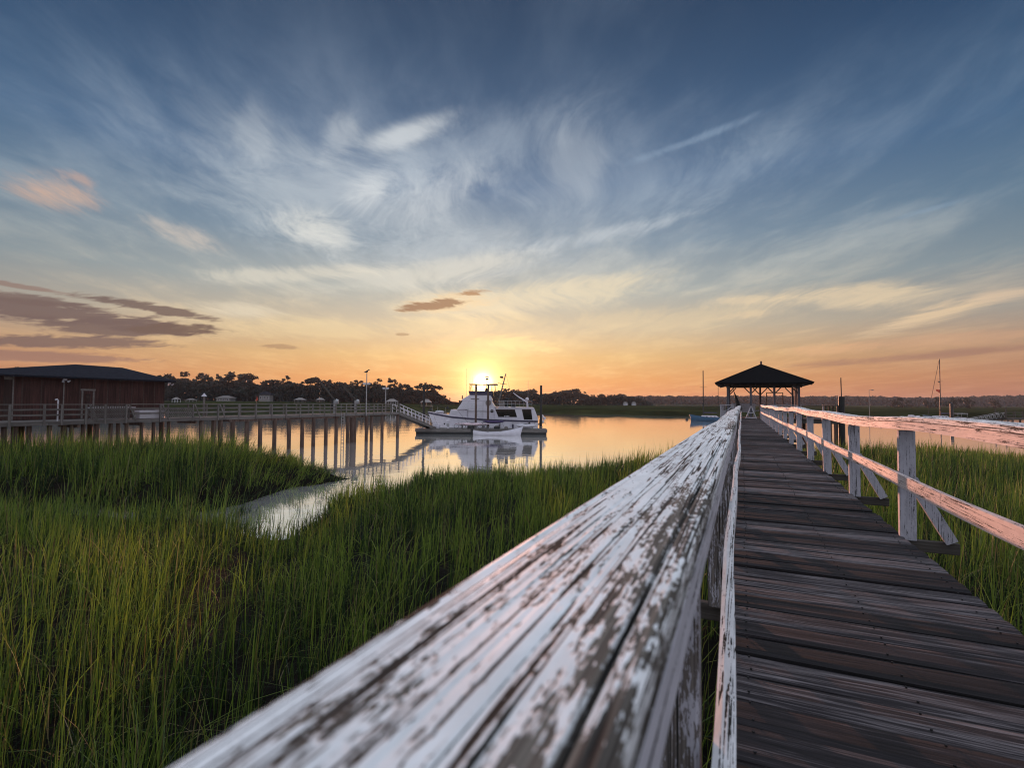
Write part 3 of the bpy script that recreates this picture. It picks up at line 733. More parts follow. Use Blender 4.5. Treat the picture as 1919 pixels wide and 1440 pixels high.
def cap_piece(name, x0, x1, y0, y1, z0, z1, mat, ztop, xoff, nyd, nxd, groove=None, rough=.0012, chip=.004, seed=0):
    # long board with worn corners; local origin at its own centre so the grain runs true
    xc, yc = (x0 + x1) / 2, y0
    ys = np.linspace(y0, y1, nyd); hw = (x1 - x0) / 2; t = z1 - z0; rings = []
    us = np.linspace(-hw, hw, nxd)
    for yy in ys:
        row = []
        c0 = chip * (vnoise(yy * 9, 1, seed) ** 2); c1 = chip * (vnoise(yy * 9, 7, seed) ** 2)
        zo, xo = ztop(yy), xoff(yy)
        for u in us:
            q = abs(u) / hw; e = .0045 * max(0, (q - .93) / .07) ** 2 + (c0 if u < 0 else c1) * max(0, (q - .96) / .04)
            n_ = rough * 2.0 * (vnoise((u + 5) * 160, yy * 1.2, seed + 2) - .5) + rough * .8 * (vnoise((u + 5) * 420, yy * 6, seed + 3) - .5)
            if groove is not None:
                d = abs(u + xc - groove - .004 * (vnoise(yy * 1.3, 4, seed) - .5))
                n_ -= .009 * math.exp(-(d / .0022) ** 2) * min(1, max(0, (3.2 - yy) / 1.0))
            row.append((u + xo, yy - yc, t / 2 - e + n_ + zo))
        sd_ = .002
        row += [(hw - sd_ + xo, yy - yc, -t / 2 + zo), (-hw + sd_ + xo, yy - yc, -t / 2 + zo)]
        rings.append(row)
    o = MB().loft(rings).build(name, mat, bw, smooth=False)
    o.location = (xc, yc, (z0 + z1) / 2)
    return o
zl = lambda y: .010 * math.sin(y * .55 + 1.0) * min(1, max(0, (y - 1.5) / 4)) + .004 * math.sin(y * 1.9)* min(1, max(0, (y - 1.5) / 4))
xl = lambda y: .010 * math.sin(y * .42) * min(1, max(0, (y - 2) / 4))
zr = lambda y: .020 * math.sin(y * .5 + .4) + .012 * math.sin(y * 1.27 + 2)
xr = lambda y: .014 * math.sin(y * .37 + 1)
cuts = [-.9, 3.55, 7.9, 12.3, 16.7, 21.1, 25.5, 29.9, 34.3, 38.0, 41.6]
for i in range(len(cuts) - 1):
    a, b = cuts[i] + .003, cuts[i + 1] - .003
    nd = 620 if i == 0 else (120 if i == 1 else 40)
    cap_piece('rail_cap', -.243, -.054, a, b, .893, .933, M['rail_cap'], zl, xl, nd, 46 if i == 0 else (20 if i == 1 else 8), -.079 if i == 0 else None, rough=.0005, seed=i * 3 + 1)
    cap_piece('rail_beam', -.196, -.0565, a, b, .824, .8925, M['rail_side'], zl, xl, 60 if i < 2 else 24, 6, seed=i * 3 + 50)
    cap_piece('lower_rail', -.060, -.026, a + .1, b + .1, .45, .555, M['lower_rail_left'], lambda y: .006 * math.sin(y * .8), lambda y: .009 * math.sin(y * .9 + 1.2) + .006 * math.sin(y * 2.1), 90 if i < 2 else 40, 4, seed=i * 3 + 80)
    if i < 9:
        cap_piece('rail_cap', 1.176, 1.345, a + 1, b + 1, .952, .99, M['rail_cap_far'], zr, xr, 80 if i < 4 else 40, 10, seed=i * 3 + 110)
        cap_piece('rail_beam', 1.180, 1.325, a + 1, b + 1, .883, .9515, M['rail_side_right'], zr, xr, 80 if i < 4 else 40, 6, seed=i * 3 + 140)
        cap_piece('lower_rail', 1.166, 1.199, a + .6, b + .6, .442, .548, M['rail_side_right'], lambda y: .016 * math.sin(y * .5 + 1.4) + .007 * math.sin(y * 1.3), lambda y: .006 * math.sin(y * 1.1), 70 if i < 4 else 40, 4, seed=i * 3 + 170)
def post_mesh(w, d, h):
    return MB().box(-w / 2, w / 2, -d / 2, d / 2, 0, h).mesh('rail_post', bevel=.005)
pl = post_mesh(.115, .06, .813); prm = post_mesh(.115, .06, .875)
bml = MB().box(-.56, 1.62, -.024, .024, -.095, 0).mesh('crossbeam', bevel=.005)
pil = MB().tube([(0, 0, -4.2), (0, 0, -.03)], .10, 10).mesh('piling')
pil2 = MB().tube([(0, 0, -4.2), (0, 0, -.03)], .095, 10).mesh('piling')
for i, y in enumerate(PY):
    o = link('crossbeam', bml, M['beam'], bw); o.location = (0, y + .06, -.038)
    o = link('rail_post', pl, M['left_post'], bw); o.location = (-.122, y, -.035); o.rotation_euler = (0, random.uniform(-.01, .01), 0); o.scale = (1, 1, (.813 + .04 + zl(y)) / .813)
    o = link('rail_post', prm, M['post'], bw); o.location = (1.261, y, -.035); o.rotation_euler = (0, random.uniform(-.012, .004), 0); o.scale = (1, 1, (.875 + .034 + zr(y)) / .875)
    for sx, x0, x1 in ((1, 1.56, 1.30), (-1, -.50, -.16)):
        o = MB().beam((x0, 0, -.03), (x1, 0, .47), .045, .085, (sx, 0, 1)).build('brace', M['post'], bw); o.location = (0, y + .02, 0)
    if i % 1 == 0:
        for xx in (.05, 1.1):
            o = link('piling', pil, M['pile'], bw); o.location = (xx, y + .17, -.10)
for xx in (.02, .58, 1.14):
    MB().box(xx - .022, xx + .022, -1.2, 41.9, -.232, -.135).build('stringer', M['beam'], bw)

# ------------------------------------------------------------------ pavilion
pv = thing('pavilion', 'open pavilion with dark hipped roof and timber posts where the boardwalk ends', 'pavilion', (1.4, 44.5, 0))
hx, hy = 2.35, 2.5
ov = .85
ze, zt = 2.62, 4.15
def roof(p, hx, hy, z0, z1, th, mat, name):
    vs = [(-hx, -hy, z0), (hx, -hy, z0), (hx, hy, z0), (-hx, hy, z0)]
    return MB().add(vs + [(0, 0, z1)] + [(x, y, z - th) for x, y, z in vs] + [(0, 0, z1 - th * 1.3)],
        [(0, 1, 4), (1, 2, 4), (2, 3, 4), (3, 0, 4), (6, 5, 9), (7, 6, 9), (8, 7, 9), (5, 8, 9), (0, 5, 6, 1), (1, 6, 7, 2), (2, 7, 8, 3), (3, 8, 5, 0)]).build(name, mat, p)
rf = roof(pv, hx + ov, hy + ov, ze, zt, .1, M['roof_dark'], 'roof')
MB().tube([(0, 0, 4.1), (0, 0, 4.3), (0, 0, 4.42)], [.09, .07, .075], 8).build('finial', M['black'], rf)
for sx in (-1, 1):
    for sy in (-1, 1):
        MB().beam((sx * (hx + ov), sy * (hy + ov), ze + .012), (0, 0, zt + .02), .12, .04).build('hip_cap', M['roof_dark'], rf)
for (a, b) in (((-hx, -hy), (hx, -hy)), ((-hx, hy), (hx, hy)), ((-hx, -hy + .08), (-hx, hy - .08)), ((hx, -hy + .08), (hx, hy - .08))):
    MB().beam((*a, 2.5), (*b, 2.5), .1, .2).build('eave_beam', M['beam'], pv)
for a in np.linspace(-hx - ov + .1, hx + ov - .1, 13):
    for sy in (-1, 1):
        MB().beam((a, sy * (hy + ov - .05), ze - .14), (a * .55, sy * (hy - .4), ze + .13), .05, .1).build('rafter', M['beam'], pv)
posts = [(-hx, -hy), (-.78, -hy), (.78, -hy), (hx, -hy), (-hx, hy), (0, hy), (hx, hy), (-hx, 0), (hx, 0), (hx, -1.25)]
for (x, y) in posts:
    o = MB().box(-.075, .075, -.075, .075, -.1, 2.4).build('roof_post', M['pav_post'], pv); o.location = (x, y, 0)
for (x, y, dx, dy) in ((-hx, -hy, 1, 0), (-.78, -hy, -1, 0), (-.78, -hy, 1, 0), (.78, -hy, -1, 0), (.78, -hy, 1, 0), (hx, -hy, -1, 0), (-hx, hy, 1, 0), (hx, hy, -1, 0), (0, hy, 1, 0), (0, hy, -1, 0), (hx, 0, 0, 1), (hx, 0, 0, -1), (-hx, 0, 0, -1)):
    MB().beam((x + dx * .07, y + dy * .07, 1.88), (x + dx * .52, y + dy * .52, 2.38), .07, .08).build('knee_brace', M['beam'], pv)
fx0, fx1, fy0, fy1 = -2.9, 4.75, -2.62, 3.3
for j in range(34):
    y0 = fy0 + j * .174
    MB().box(fx0, fx1, y0, y0 + .168, -.04, 0).build('floor_board', M['deck'], pv)
for yy in (-2.5, .2, 3.1):
    MB().box(fx0, fx1, yy - .06, yy + .06, -.3, -.042).build('floor_beam', M['beam'], pv)
for x in (-2.8, -.9, 1.0, 2.9, 4.6):
    for yy in (-2.5, .2, 3.1):
        o = MB().tube([(0, 0, -4.2), (0, 0, -.3)], .13, 10).build('piling', M['pile'], pv); o.location = (x, yy, 0)
def railrun(p, a, b, h, mat, mid=.5, bal=False, capw=.16):
    a = Vector((*a, 0)); b = Vector((*b, 0)); n = max(1, int((b - a).length / 1.7))
    MB().beam(a + Vector((0, 0, h)), b + Vector((0, 0, h)), capw, .05).build('rail_cap', mat, p)
    MB().beam(a + Vector((0, 0, mid)), b + Vector((0, 0, mid)), .035, .1).build('mid_rail', mat, p)
    for i in range(n + 1):
        q = a.lerp(b, i / n); o = MB().box(-.05, .05, -.05, .05, -.05, h - .025).build('rail_post', mat, p); o.location = q
railrun(pv, (hx + .2, fy0 + .06), (fx1 - .05, fy0 + .06), .98, M['beam'])
railrun(pv, (fx1 - .05, fy0 + .2), (fx1 - .05, fy1 - .1), .98, M['beam'])
railrun(pv, (fx0 + .05, fy0 + .06), (-2.0, fy0 + .06), .98, M['post'])
railrun(pv, (fx0 + .05, fy0 + .2), (fx0 + .05, fy1 - .1), .98, M['post'])
railrun(pv, (fx0 + .2, fy1 - .06), (fx1 - .2, fy1 - .06), .98, M['post'])
railrun(pv, (.5, fy0 + .06), (hx - .1, fy0 + .06), .98, M['post'])
MB().beam((-2.0, fy0 + .06, .12), (-1.5, fy0 + .06, .92), .035, .09).beam((-2.8, fy0 + .06, .12), (-2.05, fy0 + .06, .92), .035, .09).build('rail_cross', M['post'], pv)
t = thing('bench', 'pale slatted bench just inside the pavilion, left of the entrance', 'bench', (.1, 43.3, 0))
for j in range(3): MB().box(-.85, .85, -.2 + j * .15, -.07 + j * .15, .43, .46).build('seat_slat', M['post'], t)
for j in range(4): MB().beam((-.85, .28 + j * .03, .56 + j * .15), (.85, .28 + j * .03, .56 + j * .15), .03, .12).build('back_slat', M['post'], t)
for x in (-.75, .75):
    for y in (-.15, .24): MB().box(x - .03, x + .03, y - .03, y + .03, 0, .43).build('leg', M['post'], t)
t = thing('sawhorse', 'small white A-shaped trestle standing at the entrance of the pavilion', 'trestle', (.62, 41.3, .0))
for yy in (-.12, .12):
    MB().beam((-.36, yy, .0), (-.03, yy, .86), .05, .06).build('leg', M['offwhite'], t); MB().beam((.36, yy, .0), (.03, yy, .86), .05, .06).build('leg', M['offwhite'], t)
    MB().beam((-.36, yy + .05, .06), (.36, yy + .05, .06), .04, .07).build('foot_bar', M['offwhite'], t)
    MB().beam((-.2, yy + .05, .42), (.2, yy + .05, .42), .04, .05).build('cross_bar', M['offwhite'], t)
MB().box(-.06, .06, -.25, .25, .86, .91).build('top_bar', M['offwhite'], t)
t = thing('folded_umbrella', 'dark folded parasol leaning against the left pavilion post', 'parasol', (-.45, 43.4, 0))
MB().tube([(.35, 0, 0), (.28, 0, .7), (.12, 0, 1.3), (-.1, 0, 2.05)], [.05, .17, .12, .02], 8).build('canopy', M['black'], t)
MB().tube([(.38, 0, -.0), (-.14, 0, 2.2)], .018, 6).build('pole', M['black'], t)
t = thing('swing_frame', 'thin upright frame standing inside the pavilion on the right', 'frame', (2.3, 43.9, 0))
for x in (-.55, .55): MB().box(x - .03, x + .03, -.03, .03, 0, 1.95).build('upright', M['beam'], t)
MB().box(-.52, .52, -.025, .025, 1.9, 1.948).build('crossbar', M['beam'], t)
# ------------------------------------------------------------------ side pier with the boathouse
pA = Vector((*W(0, 30.22), 0)); pB = Vector((*W(750, 65.7), 0))
pe = (pB - pA).normalized(); pn = Vector((-pe.y, pe.x, 0)); PRZ = math.atan2(pe.y, pe.x)
def s_at(px, t=0.0):                       # distance along the pier where a column crosses it
    d = fwd_h + right_h * ((px - CX) / F)
    b = pA + pn * t
    det = d.x * (-pe.y) + pe.x * d.y
    return (d.x * (b.y) - d.y * (b.x)) / -det if abs(det) > 1e-9 else 0.0
def s_at(px, t=0.0):
    d = fwd_h + right_h * ((px - CX) / F); b = pA + pn * t
    # (b + pe*s) x d = 0
    return -(b.x * d.y - b.y * d.x) / (pe.x * d.y - pe.y * d.x)
def d_at(px, t=0.0):
    q = pA + pn * t + pe * s_at(px, t)
    return q.dot(fwd_h)
SE = s_at(752)
pier = thing('pier', 'long grey timber pier on tall pilings at the left, leading to the yacht float', 'pier', pA, PRZ)
DZ = -.34
S0 = -16.0
PW = 2.3
y = S0; i = 0
dbm = MB().box(-.09, .09, 0, PW, -.04, 0).mesh('deck_board')
while y < SE - .1:
    o = link('deck_board', dbm, M['pier_wood'], pier); o.location = (y, 0, DZ + random.uniform(-.004, .004)); y += .188
wide0, wide1 = S0, s_at(300, 3)
o = MB().box(wide0, wide1, PW + .01, 3.3, DZ - .05, DZ - .002).build('platform', M['pier_wood'], pier)
nseg = 9
sp = np.linspace(S0, SE, nseg + 1)
for a, b in zip(sp[:-1], sp[1:]):
    for t in (-.03, PW + .03):
        MB().beam((a, t, DZ - .13), (b - .01, t, DZ - .13), .05, .24).build('fascia', M['pier_wood'], pier)
        if t > 0 and b < wide1: continue
        MB().beam((a, t, DZ + 1.07), (b - .01, t, DZ + 1.07), .15, .045).build('rail_cap', M['pier_wood'], pier)
        for z in (.40, .74):
            MB().beam((a, t + (.03 if t < 1 else -.03), DZ + z), (b - .01, t + (.03 if t < 1 else -.03), DZ + z), .035, .11).build('rail_board', M['pier_wood'], pier)
ppm = MB().box(-.055, .055, -.05, .05, -.26, 1.045).mesh('rail_post')
pxs_posts = [20, 85, 118, 163, 199, 238, 302, 363, 410, 448.7, 481, 510.5, 537.4, 563.8, 587, 609, 630, 650, 668.6, 686, 701.7, 717, 733, 749]
for j in range(7):
    o = link('rail_post', ppm, M['pier_post'], pier); o.location = (S0 + .2 + j * 2.2, -.085, DZ)
for p in pxs_posts:
    o = link('rail_post', ppm, M['pier_post'], pier); o.location = (s_at(p, -.085), -.085, DZ)
for p in np.linspace(wide1 + .3, SE, 18):
    o = link('rail_post', ppm, M['pier_post'], pier); o.location = (p, PW + .085, DZ)
for p in (166, 240, 303, 364, 411):       # leaning props at the railing
    s = s_at(p, -.1)
    MB().beam((s + .1, -.1, DZ + 1.05), (s + .62, -.1, DZ - .1), .05, .1).build('brace', M['pier_post'], pier)
def piling(px, t, r, top=DZ - .25, bot=-5.4):
    o = MB().tube([(0, 0, bot), (random.uniform(-.03, .03), 0, top)], [r * 1.05, r * .95], 10).build('piling', M['pile'], pier)
    o.location = (s_at(px, t), t, 0)
for p in (10, 31, 58, 96, 123, 138, 158, 183, 210, 224, 240, 268, 290, 318): piling(p, .25, .17 if p % 2 else .13)
for p in (379, 402, 415, 438, 464.8, 489.5, 516.5, 543.4, 568, 589, 612.5, 631.4, 653, 687.8, 697.3, 717.3, 746): piling(p, .25, .19)
piling(662.8, .25, .36)
for p in (44, 172, 305): piling(p, PW - .2, .17)
for a, b in ((429, 479), (480, 530), (534, 579), (590, 625), (650, 676)):
    MB().beam((s_at(a, .2), .1, DZ - .36), (s_at(b, .2), .1, DZ - .36), .1, .2).build('cap_beam', M['pile'], pier)
for s in np.arange(S0, SE, 4.0):
    MB().beam((s, -.02, DZ - .37), (s, PW, DZ - .37), .15, .2).build('cross_beam', M['pile'], pier)
for a, b, z0, z1 in ((168, 237, .12, .98), (303, 362, .12, .82)):       # lattice screens in the railing
    sa, sb = s_at(a, -.05), s_at(b, -.05); n = 15
    mb = MB(); hgt = z1 - z0
    for q in range(-4, n):
        u0 = sa + (sb - sa) * q / n; du = hgt
        for sg in (1, -1):
            x0 = u0 if sg > 0 else u0 + du; x1 = u0 + du if sg > 0 else u0
            za, zb = z0, z1
            lo, hi = min(x0, x1), max(x0, x1)
            def cl(x): return za + (x - x0) / (x1 - x0) * (zb - za)
            xa, xb = max(lo, sa), min(hi, sb)
            if xb - xa > .05: mb.beam((xa, -.12 + .016 * sg, DZ + cl(xa)), (xb, -.12 + .016 * sg, DZ + cl(xb)), .012, .04)
    mb.build('lattice', M['pier_post'], pier)
lad = MB()
ls = s_at(643.5, -.15)
for d in (-.2, .2): lad.box(ls + d - .03, ls + d + .03, -.17, -.11, -4.4, DZ + .1)
ld = lad.build('ladder', M['alu'], pier)
for j in range(12): MB().box(ls - .17, ls + .17, -.16, -.12, -4.2 + j * .32, -4.15 + j * .32).build('rung', M['alu'], ld)

# boathouse
HT = 3.4
ha, hb = s_at(25, HT), s_at(308, HT)
hz0 = DZ; hz1 = 2.62
hs = thing('boathouse', 'low maroon boathouse with dark hipped roof standing on the left pier', 'boathouse', pA + pn * HT + pe * ha, PRZ)
hl = hb - ha; hd = 6.0
MB().box(0, hl, .06, hd, hz0, hz1).build('wall', M['maroon'], hs)
MB().box(-3.2, hl + .3, -.06, hd, hz0 - .25, hz0 - .005).build('floor', M['pier_wood'], hs)
nb = 12
cutsx = [0] + [s_at(p, HT) - ha for p in (42, 78, 120, 150, 178, 202, 225, 247.5, 269.5, 290)] + [hl]
for j in range(len(cutsx) - 1):
    a, b = cutsx[j], cutsx[j + 1]
    MB().box(a + .02, b - .02, .03, .058, hz0 + .02, hz1 - .01).build('wall_panel', M['maroon'], hs)
for j, c in enumerate(cutsx):
    MB().box(c - .035, c + .035, .0, .028, hz0 + .02, hz1 - .012).build('batten', M['batten'] if j not in (0, 3) else M['trim'], hs)
da, db = s_at(153, HT) - ha, s_at(177, HT) - ha
dr = MB().box(da + .1, db - .1, -.02, .028, hz0 + .02, hz0 + 2.02).build('door', M['maroon'], hs)
MB().box(da + .25, db - .25, -.035, -.022, hz0 + 1.2, hz0 + 1.8).build('pane', M['glass'], dr)
MB().ball((db - .2, -.06, hz0 + 1.0), .035, .035, .035).build('handle', M['alu'], dr)
fr = MB().box(da, da + .1, -.04, .025, hz0 + .01, hz0 + 2.03).box(db - .1, db, -.04, .025, hz0 + .01, hz0 + 2.03).box(da - .06, db + .06, -.045, .024, hz0 + 2.032, hz0 + 2.16).build('door_frame', M['trim'], hs)
# hipped roof reaching over the open porch on the left
rz = 3.72
x0, x1, y0, y1 = -3.2, hl + .55, -.62, hd + .6
ra, rb = s_at(140, HT + 2.8) - ha, s_at(228, HT + 2.8) - ha
rv = [(x0, y0, hz1 + .02), (x1, y0, hz1 + .02), (x1, y1, hz1 + .02), (x0, y1, hz1 + .02), (ra, 2.8, rz), (rb, 2.8, rz - .05)]
rv2 = [(x, y, z - .12) for x, y, z in rv]
rfh = MB().add(rv + rv2, [(0, 1, 5, 4), (1, 2, 5), (2, 3, 4, 5), (3, 0, 4), (6, 10, 11, 7), (7, 11, 8), (8, 11, 10, 9), (9, 10, 6), (0, 6, 7, 1), (1, 7, 8, 2), (2, 8, 9, 3), (3, 9, 6, 0)]).build('roof', M['roof_blue'], hs)
for x in (-.55, -2.8):
    MB().box(x - .09, x + .09, .05, .23, hz0, hz1 - .06).build('porch_post', M['maroon'], hs)
MB().box(-2.9, -.02, .08, .2, hz1 - .3, hz1 - .11).build('porch_beam', M['cream'], hs)
for px_, dx in ((122, 0), (318, .1)):
    s = s_at(px_, HT - .3) - ha
    for q in (-.12, .16):
        f_ = MB().tube([(s + q, -.28, hz1 - .34), (s + q * 1.5, -.4, hz1 - .24)], [.075, .04], 8).build('floodlight', M['offwhite'], hs)
    MB().box(s - .1, s + .12, -.27, -.2, hz1 - .25, hz1 - .12).build('light_bracket', M['offwhite'], hs)

def on_pier(name, label, cat, px, t, z=DZ, rz=PRZ): return thing(name, label, cat, pA + pn * t + pe * s_at(px, t) + Vector((0, 0, z)), rz)
t = on_pier('dock_box', 'low white storage box on the pier in front of the boathouse corner', 'storage box', 283, .5)
MB().box(-.9, .9, -.3, .3, .02, .44).build('box_body', M['white'], t, bevel=.03); MB().box(-.95, .95, -.35, .35, .445, .62).build('lid', M['white'], t, bevel=.04)
t = on_pier('work_table', 'long white-topped table behind the lattice screen on the pier', 'table', 210, .6)
MB().box(-1.4, 1.4, -.35, .35, .82, .87).build('table_top', M['white'], t)
for x in (-1.3, 1.3):
    for yy in (-.28, .28): MB().box(x - .04, x + .04, yy - .04, yy + .04, 0, .82).build('leg', M['trim'], t)
t = on_pier('white_pipe', 'thin white standpipe beside the railing, left of the boathouse door', 'pipe', 110, .12)
MB().tube([(0, 0, 0), (0, 0, 1.32), (-.06, 0, 1.4), (-.16, 0, 1.36)], .045, 8).build('pipe', M['white'], t)
t = on_pier('capped_post', 'slim pale post with pointed white cap, right of the boathouse', 'post', 383, PW + .15)
MB().box(-.06, .06, -.06, .06, -.1, 1.72).build('post', M['trim'], t); MB().loft([[(-.16, -.16, 1.72), (.16, -.16, 1.72), (.16, .16, 1.72), (-.16, .16, 1.72)], [(-.02, -.02, 2.0), (.02, -.02, 2.0), (.02, .02, 2.0), (-.02, .02, 2.0)]]).build('cap', M['white'], t)
t = on_pier('red_flag', 'small red marker flag on a stick on the pier rail', 'flag', 481, -.05, DZ + 1.09)
MB().tube([(0, 0, 0), (0, 0, .75)], .02, 6).build('pole', M['black'], t); MB().prism([(-.02, .3), (.14, .36), (.1, .55), (.02, .76)], -.02, .02).build('flag', M['red'], t)
def davit(px, ax, ay, lab):
    D = d_at(px, PW - .3); m_ = D / F
    t = thing('davit', lab, 'davit crane', pA + pn * (PW - .3) + pe * s_at(px, PW - .3) + Vector((0, 0, DZ)), YAW, 'davit cranes on the pier')
    MB().box(-.12, .12, -.12, .12, 0, 1.5).build('column', M['alu'], t)
    MB().box(-.32, -.13, -.2, .2, .5, 1.55).build('winch_box', M['black'], t)
    MB().loft([[(.13, .18 * math.cos(a), 1.3 + .34 * math.sin(a)) for a in np.linspace(0, 6.28, 9)[:-1]], [(.42, .14 * math.cos(a), 1.3 + .26 * math.sin(a)) for a in np.linspace(0, 6.28, 9)[:-1]]]).build('motor_cover', M['alu'], t)
    MB().beam((0, 0, 1.5), (ax * m_, 0, ay * m_ + 1.0), .12, .16).build('arm', M['beam'], t)
    MB().tube([(ax * m_ * .97, 0, ay * m_ + .97), (ax * m_ * .97, 0, 1.2)], .012, 5).build('cable', M['black'], t)
    return t
davit(628, -30, 44, 'left of the two davit cranes with slanting arms on the pier')
davit(667, -30, 40, 'davit crane nearer the tall lamp pole, slanting arm to the left')
def lamp(px, t, ytop, lab, heads):
    D = d_at(px, t); top = H(px, ytop, D) - DZ
    o = on_pier('lamp_pole', lab, 'lamp pole', px, t, DZ, YAW)
    MB().tube([(0, 0, -.3), (0, 0, top)], [.075, .05], 8).build('pole', M['alu'], o)
    for h_, c in heads:
        for sx in (-1, 1): MB().box(sx * .24 - .16, sx * .24 + .16, -.12, .12, top * h_ - .09, top * h_ + .09).build('lamp_head', c, o)
        MB().box(-.3, .3, -.03, .03, top * h_ - .16, top * h_ - .1).build('cross_arm', M['alu'], o)
    return o, top
l1, tp = lamp(687, -.25, 700, 'tall pale lamp pole rising from the pier, right of the davits', [(.74, M['offwhite'])])
b_ = thing('bird', 'dark bird perched on top of the tall lamp pole', 'bird', l1.location + Vector((0, 0, tp)), YAW)
MB().loft([[(x + r_ * .0, r_ * math.cos(a), z + r_ * math.sin(a)) for a in np.linspace(0, 6.28, 9)[:-1]] for x, z, r_ in ((-.34, .1, .02), (-.2, .16, .07), (0, .2, .14), (.12, .28, .12), (.18, .38, .075), (.24, .42, .065), (.3, .41, .03), (.38, .38, .008))]).build('body', M['black'], b_, True)
for sy in (-.04, .04): MB().tube([(0, sy, 0), (.02, sy, .1)], .012, 5).build('leg', M['black'], b_)
lamp(723, PW + .2, 723, 'shorter lamp pole by the head of the gangway', [(.9, M['offwhite'])])

# ------------------------------------------------------------------ floating dock, gangway
DD = 73.0
dk = thing('floating_dock', 'long low floating dock under the yacht with weathered timber sides', 'dock', (*W(903, DD), 0), YAW)
dx0, dx1 = (779 - 903) * DD / F, (1026 - 903) * DD / F
dtop = -2.80
MB().box(dx0 + .1, dx1 - .1, .1, 3.3, -4.0, -3.12).build('float', M['black'], dk)
MB().box(dx0, dx1, 0, .08, -3.25, dtop).build('fascia', M['pier_wood'], dk)
MB().box(dx0, dx1, 3.4, 3.48, -3.25, dtop).build('fascia', M['pier_wood'], dk)
for xx in (dx0, dx1 - .08): MB().box(xx, xx + .08, .081, 3.399, -3.25, dtop).build('fascia', M['pier_wood'], dk)
dkb = MB().box(-.14, .14, .081, 3.399, -.05, 0).mesh('deck_board')
x = dx0 + .24
while x < dx1 - .22:
    o = link('deck_board', dkb, M['pier_wood'], dk); o.location = (x, 0, dtop - .002); x += .29
def onD(zx, D=DD): return (zx / 6 - 163) * D / F
def zD(zy, D=DD): return HC + (752.9 - 680 - zy / 6) * D / F
for zx, zy, yy, m_, r_, lab in ((328, 250, 3.75, 'black', .17, 'black mooring piling at the bow of the yacht'), (913, 245, 3.7, 'pile', .15, 'left of the two brown pilings rising in front of the yacht cabin'), (1050, 245, 3.7, 'pile', .15, 'right of the two brown pilings rising in front of the yacht cabin'), (1645, 250, 3.75, 'black', .17, 'black mooring piling behind the stern of the yacht')):
    t = thing('mooring_piling', lab, 'piling', (*W(740 + zx / 6, DD + yy), 0), 0, 'mooring pilings of the floating dock')
    zt_ = zD(zy, DD + yy)
    MB().tube([(0, 0, -5.4), (0, 0, zt_)], [r_ * 1.1, r_], 12).build('pile', M[m_], t)
    MB().tube([(0, 0, dtop + .1), (0, 0, dtop + .22)], r_ * 1.6, 12).build('hoop', M['alu'], t)
gw = thing('gangway', 'sloping gangway with white railings from the pier down to the float', 'gangway', (0, 0, 0))
ga = pA + pe * (SE - .1) + pn * .7 + Vector((0, 0, DZ)); gb = Vector((*W(812, DD + 1.2), dtop + .12))
gd = (gb - ga).normalized(); gs_ = gd.cross(Vector((0, 0, 1))).normalized()
for sg in (-1, 1):
    MB().beam(ga + gs_ * sg * .55 - Vector((0, 0, .15)), gb + gs_ * sg * .55 - Vector((0, 0, .15)), .08, .36).build('side_beam', M['pier_wood'], gw)
    MB().beam(ga + gs_ * sg * .55 + Vector((0, 0, 1.05)), gb + gs_ * sg * .55 + Vector((0, 0, 1.05)), .06, .07).build('handrail', M['white'], gw)
    MB().beam(ga + gs_ * sg * .55 + Vector((0, 0, .55)), gb + gs_ * sg * .55 + Vector((0, 0, .55)), .04, .05).build('mid_rail', M['white'], gw)
    for j in range(11):
        q = ga.lerp(gb, (j + .02) / 10.05) + gs_ * sg * .55
        MB().beam(q, q + Vector((0, 0, 1.03)), .06, .06).build('baluster', M['white'], gw)
tread = MB()
for j in range(48):
    q = ga.lerp(gb, (j + .5) / 48); tread.beam(q - gs_ * .5, q + gs_ * .5, .2, .03, gd.cross(gs_))
stuff(tread.build('tread', M['pier_wood'], gw))

# ------------------------------------------------------------------ motor yacht
YD = 79.0
yt = thing('motor_yacht', 'large white motor yacht with flybridge and mast, moored at the float', 'yacht', (*W(903, YD), 0), YAW)
mp = YD / F
def X(zx): return (zx / 6 - 163) * mp
def Z(zy): return HC + (752.9 - 680 - zy / 6) * mp
YC = 2.5
def yc(y): return y + YC
st = [(345, 560, 0.05), (420, 572, .75), (520, 588, 1.4), (640, 606, 1.95), (800, 618, 2.3), (1000, 630, 2.45), (1200, 638, 2.45), (1400, 643, 2.4), (1550, 646, 2.25), (1612, 648, 2.15)]
rings = []
for i, (zx, zy, hb_) in enumerate(st):
    x = X(zx); zs = Z(zy); q = i / (len(st) - 1)
    xw = x + max(0, (1 - i / 3.0)) * 1.3
    kb = hb_ * min(.86, .25 + .2 * i)
    rings.append([(x, YC - hb_, zs), (x + (xw - x) * .5, YC - (hb_ + kb) / 2 - .05, (zs + ZW) / 2), (xw, YC - kb, ZW + .05), (xw + .1, YC - kb * .5, -4.4), (xw + .1, YC + kb * .5, -4.4), (xw, YC + kb, ZW + .05), (x + (xw - x) * .5, YC + (hb_ + kb) / 2 + .05, (zs + ZW) / 2), (x, YC + hb_, zs)])
hull = MB().loft(rings).build('hull', M['white'], yt)
MB().loft([[(X(zx) + (.0 if i else .02), YC - hb_ - .02, Z(zy) + .0), (X(zx), YC - hb_ - .035, Z(zy) - .11), (X(zx), YC - hb_ - .035, Z(zy) - .24), (X(zx), YC - hb_ - .0, Z(zy) - .26)] for i, (zx, zy, hb_) in enumerate(st)], closed=False, caps=False).build('sheer_stripe', M['navy'], hull)
